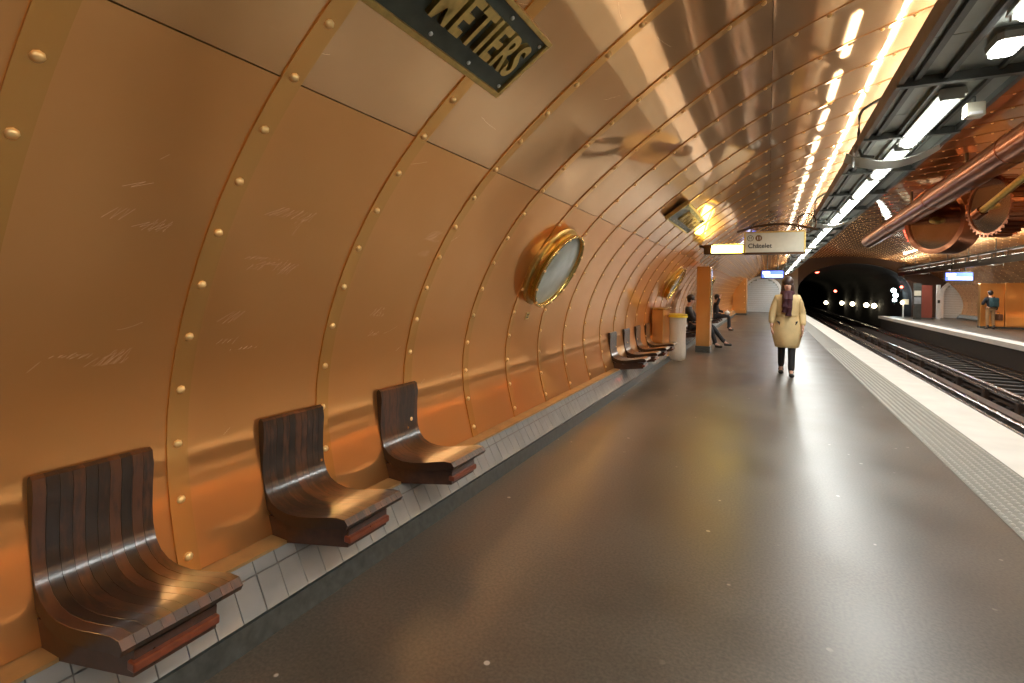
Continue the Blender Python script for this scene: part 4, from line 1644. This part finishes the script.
    merge('trousers', [skin_bm(BJ, BE, 2)], bottom, root)
    for s_ in 'LR':
        a, t_ = Vector(J['ank_' + s_]), Vector(J['toe_' + s_])
        d = (t_ - a)
        d.z = 0
        d.normalize()
        low = Vector((a.x, a.y, t_.z))
        merge('shoe', [skin_bm({'h': (low - d * 0.05 + Vector((0, 0, 0.012)), (.042, .042)), 'm': (low + d * 0.05 + Vector((0, 0, 0.008)), (.046, .040)), 't': (t_ + d * 0.035, (.046, .034)),
                                'a': (a + Vector((0, 0, 0.11)), .052)},
                               [('h', 'm'), ('m', 't'), ('h', 'a')], 2)], M['shoe'], root)
    return root


# woman walking towards us (faces -y after rotation by pi)
Jw = dict(pelvis=(0, 0, 0.93), waist=(0, 0.01, 1.08), chest=(0, 0.0, 1.28), neck0=(0, -0.005, 1.42), neck=(0, 0.0, 1.47), jaw=(0, 0.02, 1.54), skull=(0, 0.01, 1.62),
          sh_L=(-0.165, 0, 1.36), sh_R=(0.165, 0, 1.36), elb_L=(-0.235, -0.05, 1.10), elb_R=(0.235, 0.03, 1.10), wrist_L=(-0.24, 0.06, 0.88), wrist_R=(0.245, 0.12, 0.90),
          palm_L=(-0.24, 0.085, 0.81), palm_R=(0.245, 0.16, 0.84),
          hip_L=(-0.085, 0, 0.88), hip_R=(0.085, 0, 0.88), knee_L=(-0.075, 0.075, 0.50), knee_R=(0.08, -0.02, 0.49), ank_L=(-0.07, 0.16, 0.09), ank_R=(0.08, -0.22, 0.13),
          toe_L=(-0.075, 0.28, 0.035), toe_R=(0.085, -0.12, 0.035), face=(0, 1, 0))
woman = person((0.31, 10.25, 0.0), math.pi, Jw, 'woman in a long beige coat and dark scarf walking towards the viewer', M['coat'], M['black_cloth'], M['hair_brown'], coat_len=0.40, hair_long=True)
bm = bmesh.new()
lathe(bm, [(0.075, -0.045), (0.105, -0.035), (0.12, 0.0), (0.105, 0.04), (0.075, 0.05)], 20, Matrix.Translation((0, 0.01, 1.45)), True)
obj('scarf', bm, M['scarf'], woman, smooth=True)
bm = bmesh.new()
tube(bm, [(-0.03, 0.10, 1.43), (-0.025, 0.155, 1.34), (-0.02, 0.165, 1.20), (-0.015, 0.155, 1.06)], [0.05, 0.055, 0.055, 0.05], 10)
tube(bm, [(0.03, 0.10, 1.43), (0.035, 0.155, 1.34), (0.04, 0.165, 1.22), (0.045, 0.155, 1.12)], [0.05, 0.055, 0.055, 0.05], 10)
obj('scarf_tail', bm, M['scarf'], woman, smooth=True)


def sit_pose(out=0.0, lean=0.0):
    """seated, facing +y locally"""
    J = dict(pelvis=(0, 0, 0.54), waist=(0, -0.03 - lean * .2, 0.69), chest=(0, -0.04 - lean * .5, 0.90), neck0=(0, -0.02 - lean * .6, 1.05), neck=(0, 0.0 - lean * .6, 1.10),
             jaw=(0, 0.03 - lean * .5, 1.17), skull=(0, 0.03 - lean * .5, 1.25), face=(0, 1, -0.1))
    for s_, e_ in (('L', -1), ('R', 1)):
        J.update({'sh_' + s_: (0.175 * e_, -0.03 - lean * .5, 0.98), 'elb_' + s_: (0.235 * e_, 0.05, 0.74), 'wrist_' + s_: (0.10 * e_, 0.25, 0.69), 'palm_' + s_: (0.06 * e_, 0.31, 0.68),
                  'palmdir_' + s_: (0, 0, -1), 'hip_' + s_: (0.09 * e_, 0.02, 0.53), 'knee_' + s_: (0.11 * e_, 0.44, 0.55), 'ank_' + s_: (0.11 * e_, 0.46, 0.10), 'toe_' + s_: (0.12 * e_, 0.59, 0.035)})
    return J


Jm = sit_pose(lean=0.12)
# right leg stretched out across the platform
Jm.update(knee_L=(-0.10, 0.48, 0.56), ank_L=(-0.10, 0.80, 0.13), toe_L=(-0.11, 0.95, 0.075), knee_R=(0.11, 0.46, 0.55), ank_R=(0.12, 0.60, 0.10), toe_R=(0.13, 0.74, 0.035))
person((-1.80, 14.39, 0.0), -math.pi / 2, Jm, 'man in dark clothes sitting behind the pillar with one leg stretched out', M['navy_cloth'], M['navy_cloth'], M['hair'])
Jp = sit_pose(lean=0.0)
Jp.update(elb_R=(0.33, 0.06, 1.02), wrist_R=(0.20, 0.12, 1.22), palm_R=(0.14, 0.13, 1.27), palmdir_R=(0, 1, 0))
p2p = person((-1.76, 21.04, 0.0), -math.pi / 2, Jp, 'person in black sitting far along the wall with a hand raised to the head', M['black_cloth'], M['black_cloth'], M['hair'])

# man on the opposite platform, back turned
Jb = dict(pelvis=(0, 0, 0.93), waist=(0, 0.01, 1.08), chest=(0, 0.01, 1.28), neck0=(0, 0.01, 1.42), neck=(0, 0.02, 1.47), jaw=(0, 0.04, 1.54), skull=(0, 0.03, 1.62),
          sh_L=(-0.18, 0, 1.36), sh_R=(0.18, 0, 1.36), elb_L=(-0.25, 0.08, 1.12), elb_R=(0.24, -0.02, 1.10), wrist_L=(-0.14, 0.24, 1.12), wrist_R=(0.25, 0.03, 0.86), palm_L=(-0.09, 0.29, 1.14), palm_R=(0.25, 0.05, 0.79),
          hip_L=(-0.09, 0, 0.88), hip_R=(0.09, 0, 0.88), knee_L=(-0.10, 0.02, 0.49), knee_R=(0.11, 0.0, 0.49), ank_L=(-0.11, -0.01, 0.09), ank_R=(0.13, -0.01, 0.09), toe_L=(-0.13, 0.13, 0.035), toe_R=(0.16, 0.13, 0.035), face=(0, 1, 0))
man = person((8.96, 30.2, 0.0), 0.25, Jb, 'man in a dark jacket seen from behind on the opposite platform', M['navy_cloth'], M['khaki_cloth'], M['hair'])
root = empty('backpack', (8.96, 30.2, 0.0), 'dark teal backpack on the back of the man on the opposite platform', 'backpack', rz=0.25)
bm = new_box(-0.15, 0.17, -0.32, -0.13, 0.98, 1.42, 0.06)
obj('bag_body', bm, M['teal_cloth'], root, smooth=True, angle=60)
obj('pocket', new_box(-0.11, 0.13, -0.36, -0.31, 1.02, 1.22, 0.02), M['teal_cloth'], root)
for e_ in (-1, 1):
    bm = bmesh.new()
    tube(bm, [(0.12 * e_, -0.15, 1.05), (0.14 * e_, -0.13, 1.30), (0.13 * e_, -0.02, 1.455), (0.13 * e_, 0.10, 1.36)], 0.018, 6)
    obj('strap', bm, M['black_cloth'], root)
root = empty('hand_bag', (9.22, 30.2, 0.0), 'brown bag hanging from the hand of the man on the opposite platform', 'bag', rz=0.25)
obj('bag_body', new_box(-0.06, 0.10, -0.18, 0.20, 0.40, 0.68, 0.03), M['leather'], root)
bm = bmesh.new()
tube(bm, [(0.02, -0.08, 0.66), (0.02, -0.05, 0.75), (0.02, 0.05, 0.78), (0.02, 0.13, 0.75), (0.02, 0.16, 0.66)], 0.012, 6)
obj('handle', bm, M['leather'], root)
root = empty('white_bag', (-1.38, 21.05, 0.60), 'small pale bag on the lap of the person in black', 'bag')
bm = bmesh.new()
ball(bm, (0, 0, 0.07), 0.11, 10, 8, (0.9, 1.1, 0.7))
obj('pouch', bm, M['white'], root, smooth=True)
bm = bmesh.new()
tube(bm, [(0, -0.06, 0.12), (0, 0, 0.19), (0, 0.06, 0.12)], 0.01, 6)
obj('handle', bm, M['white'], root)
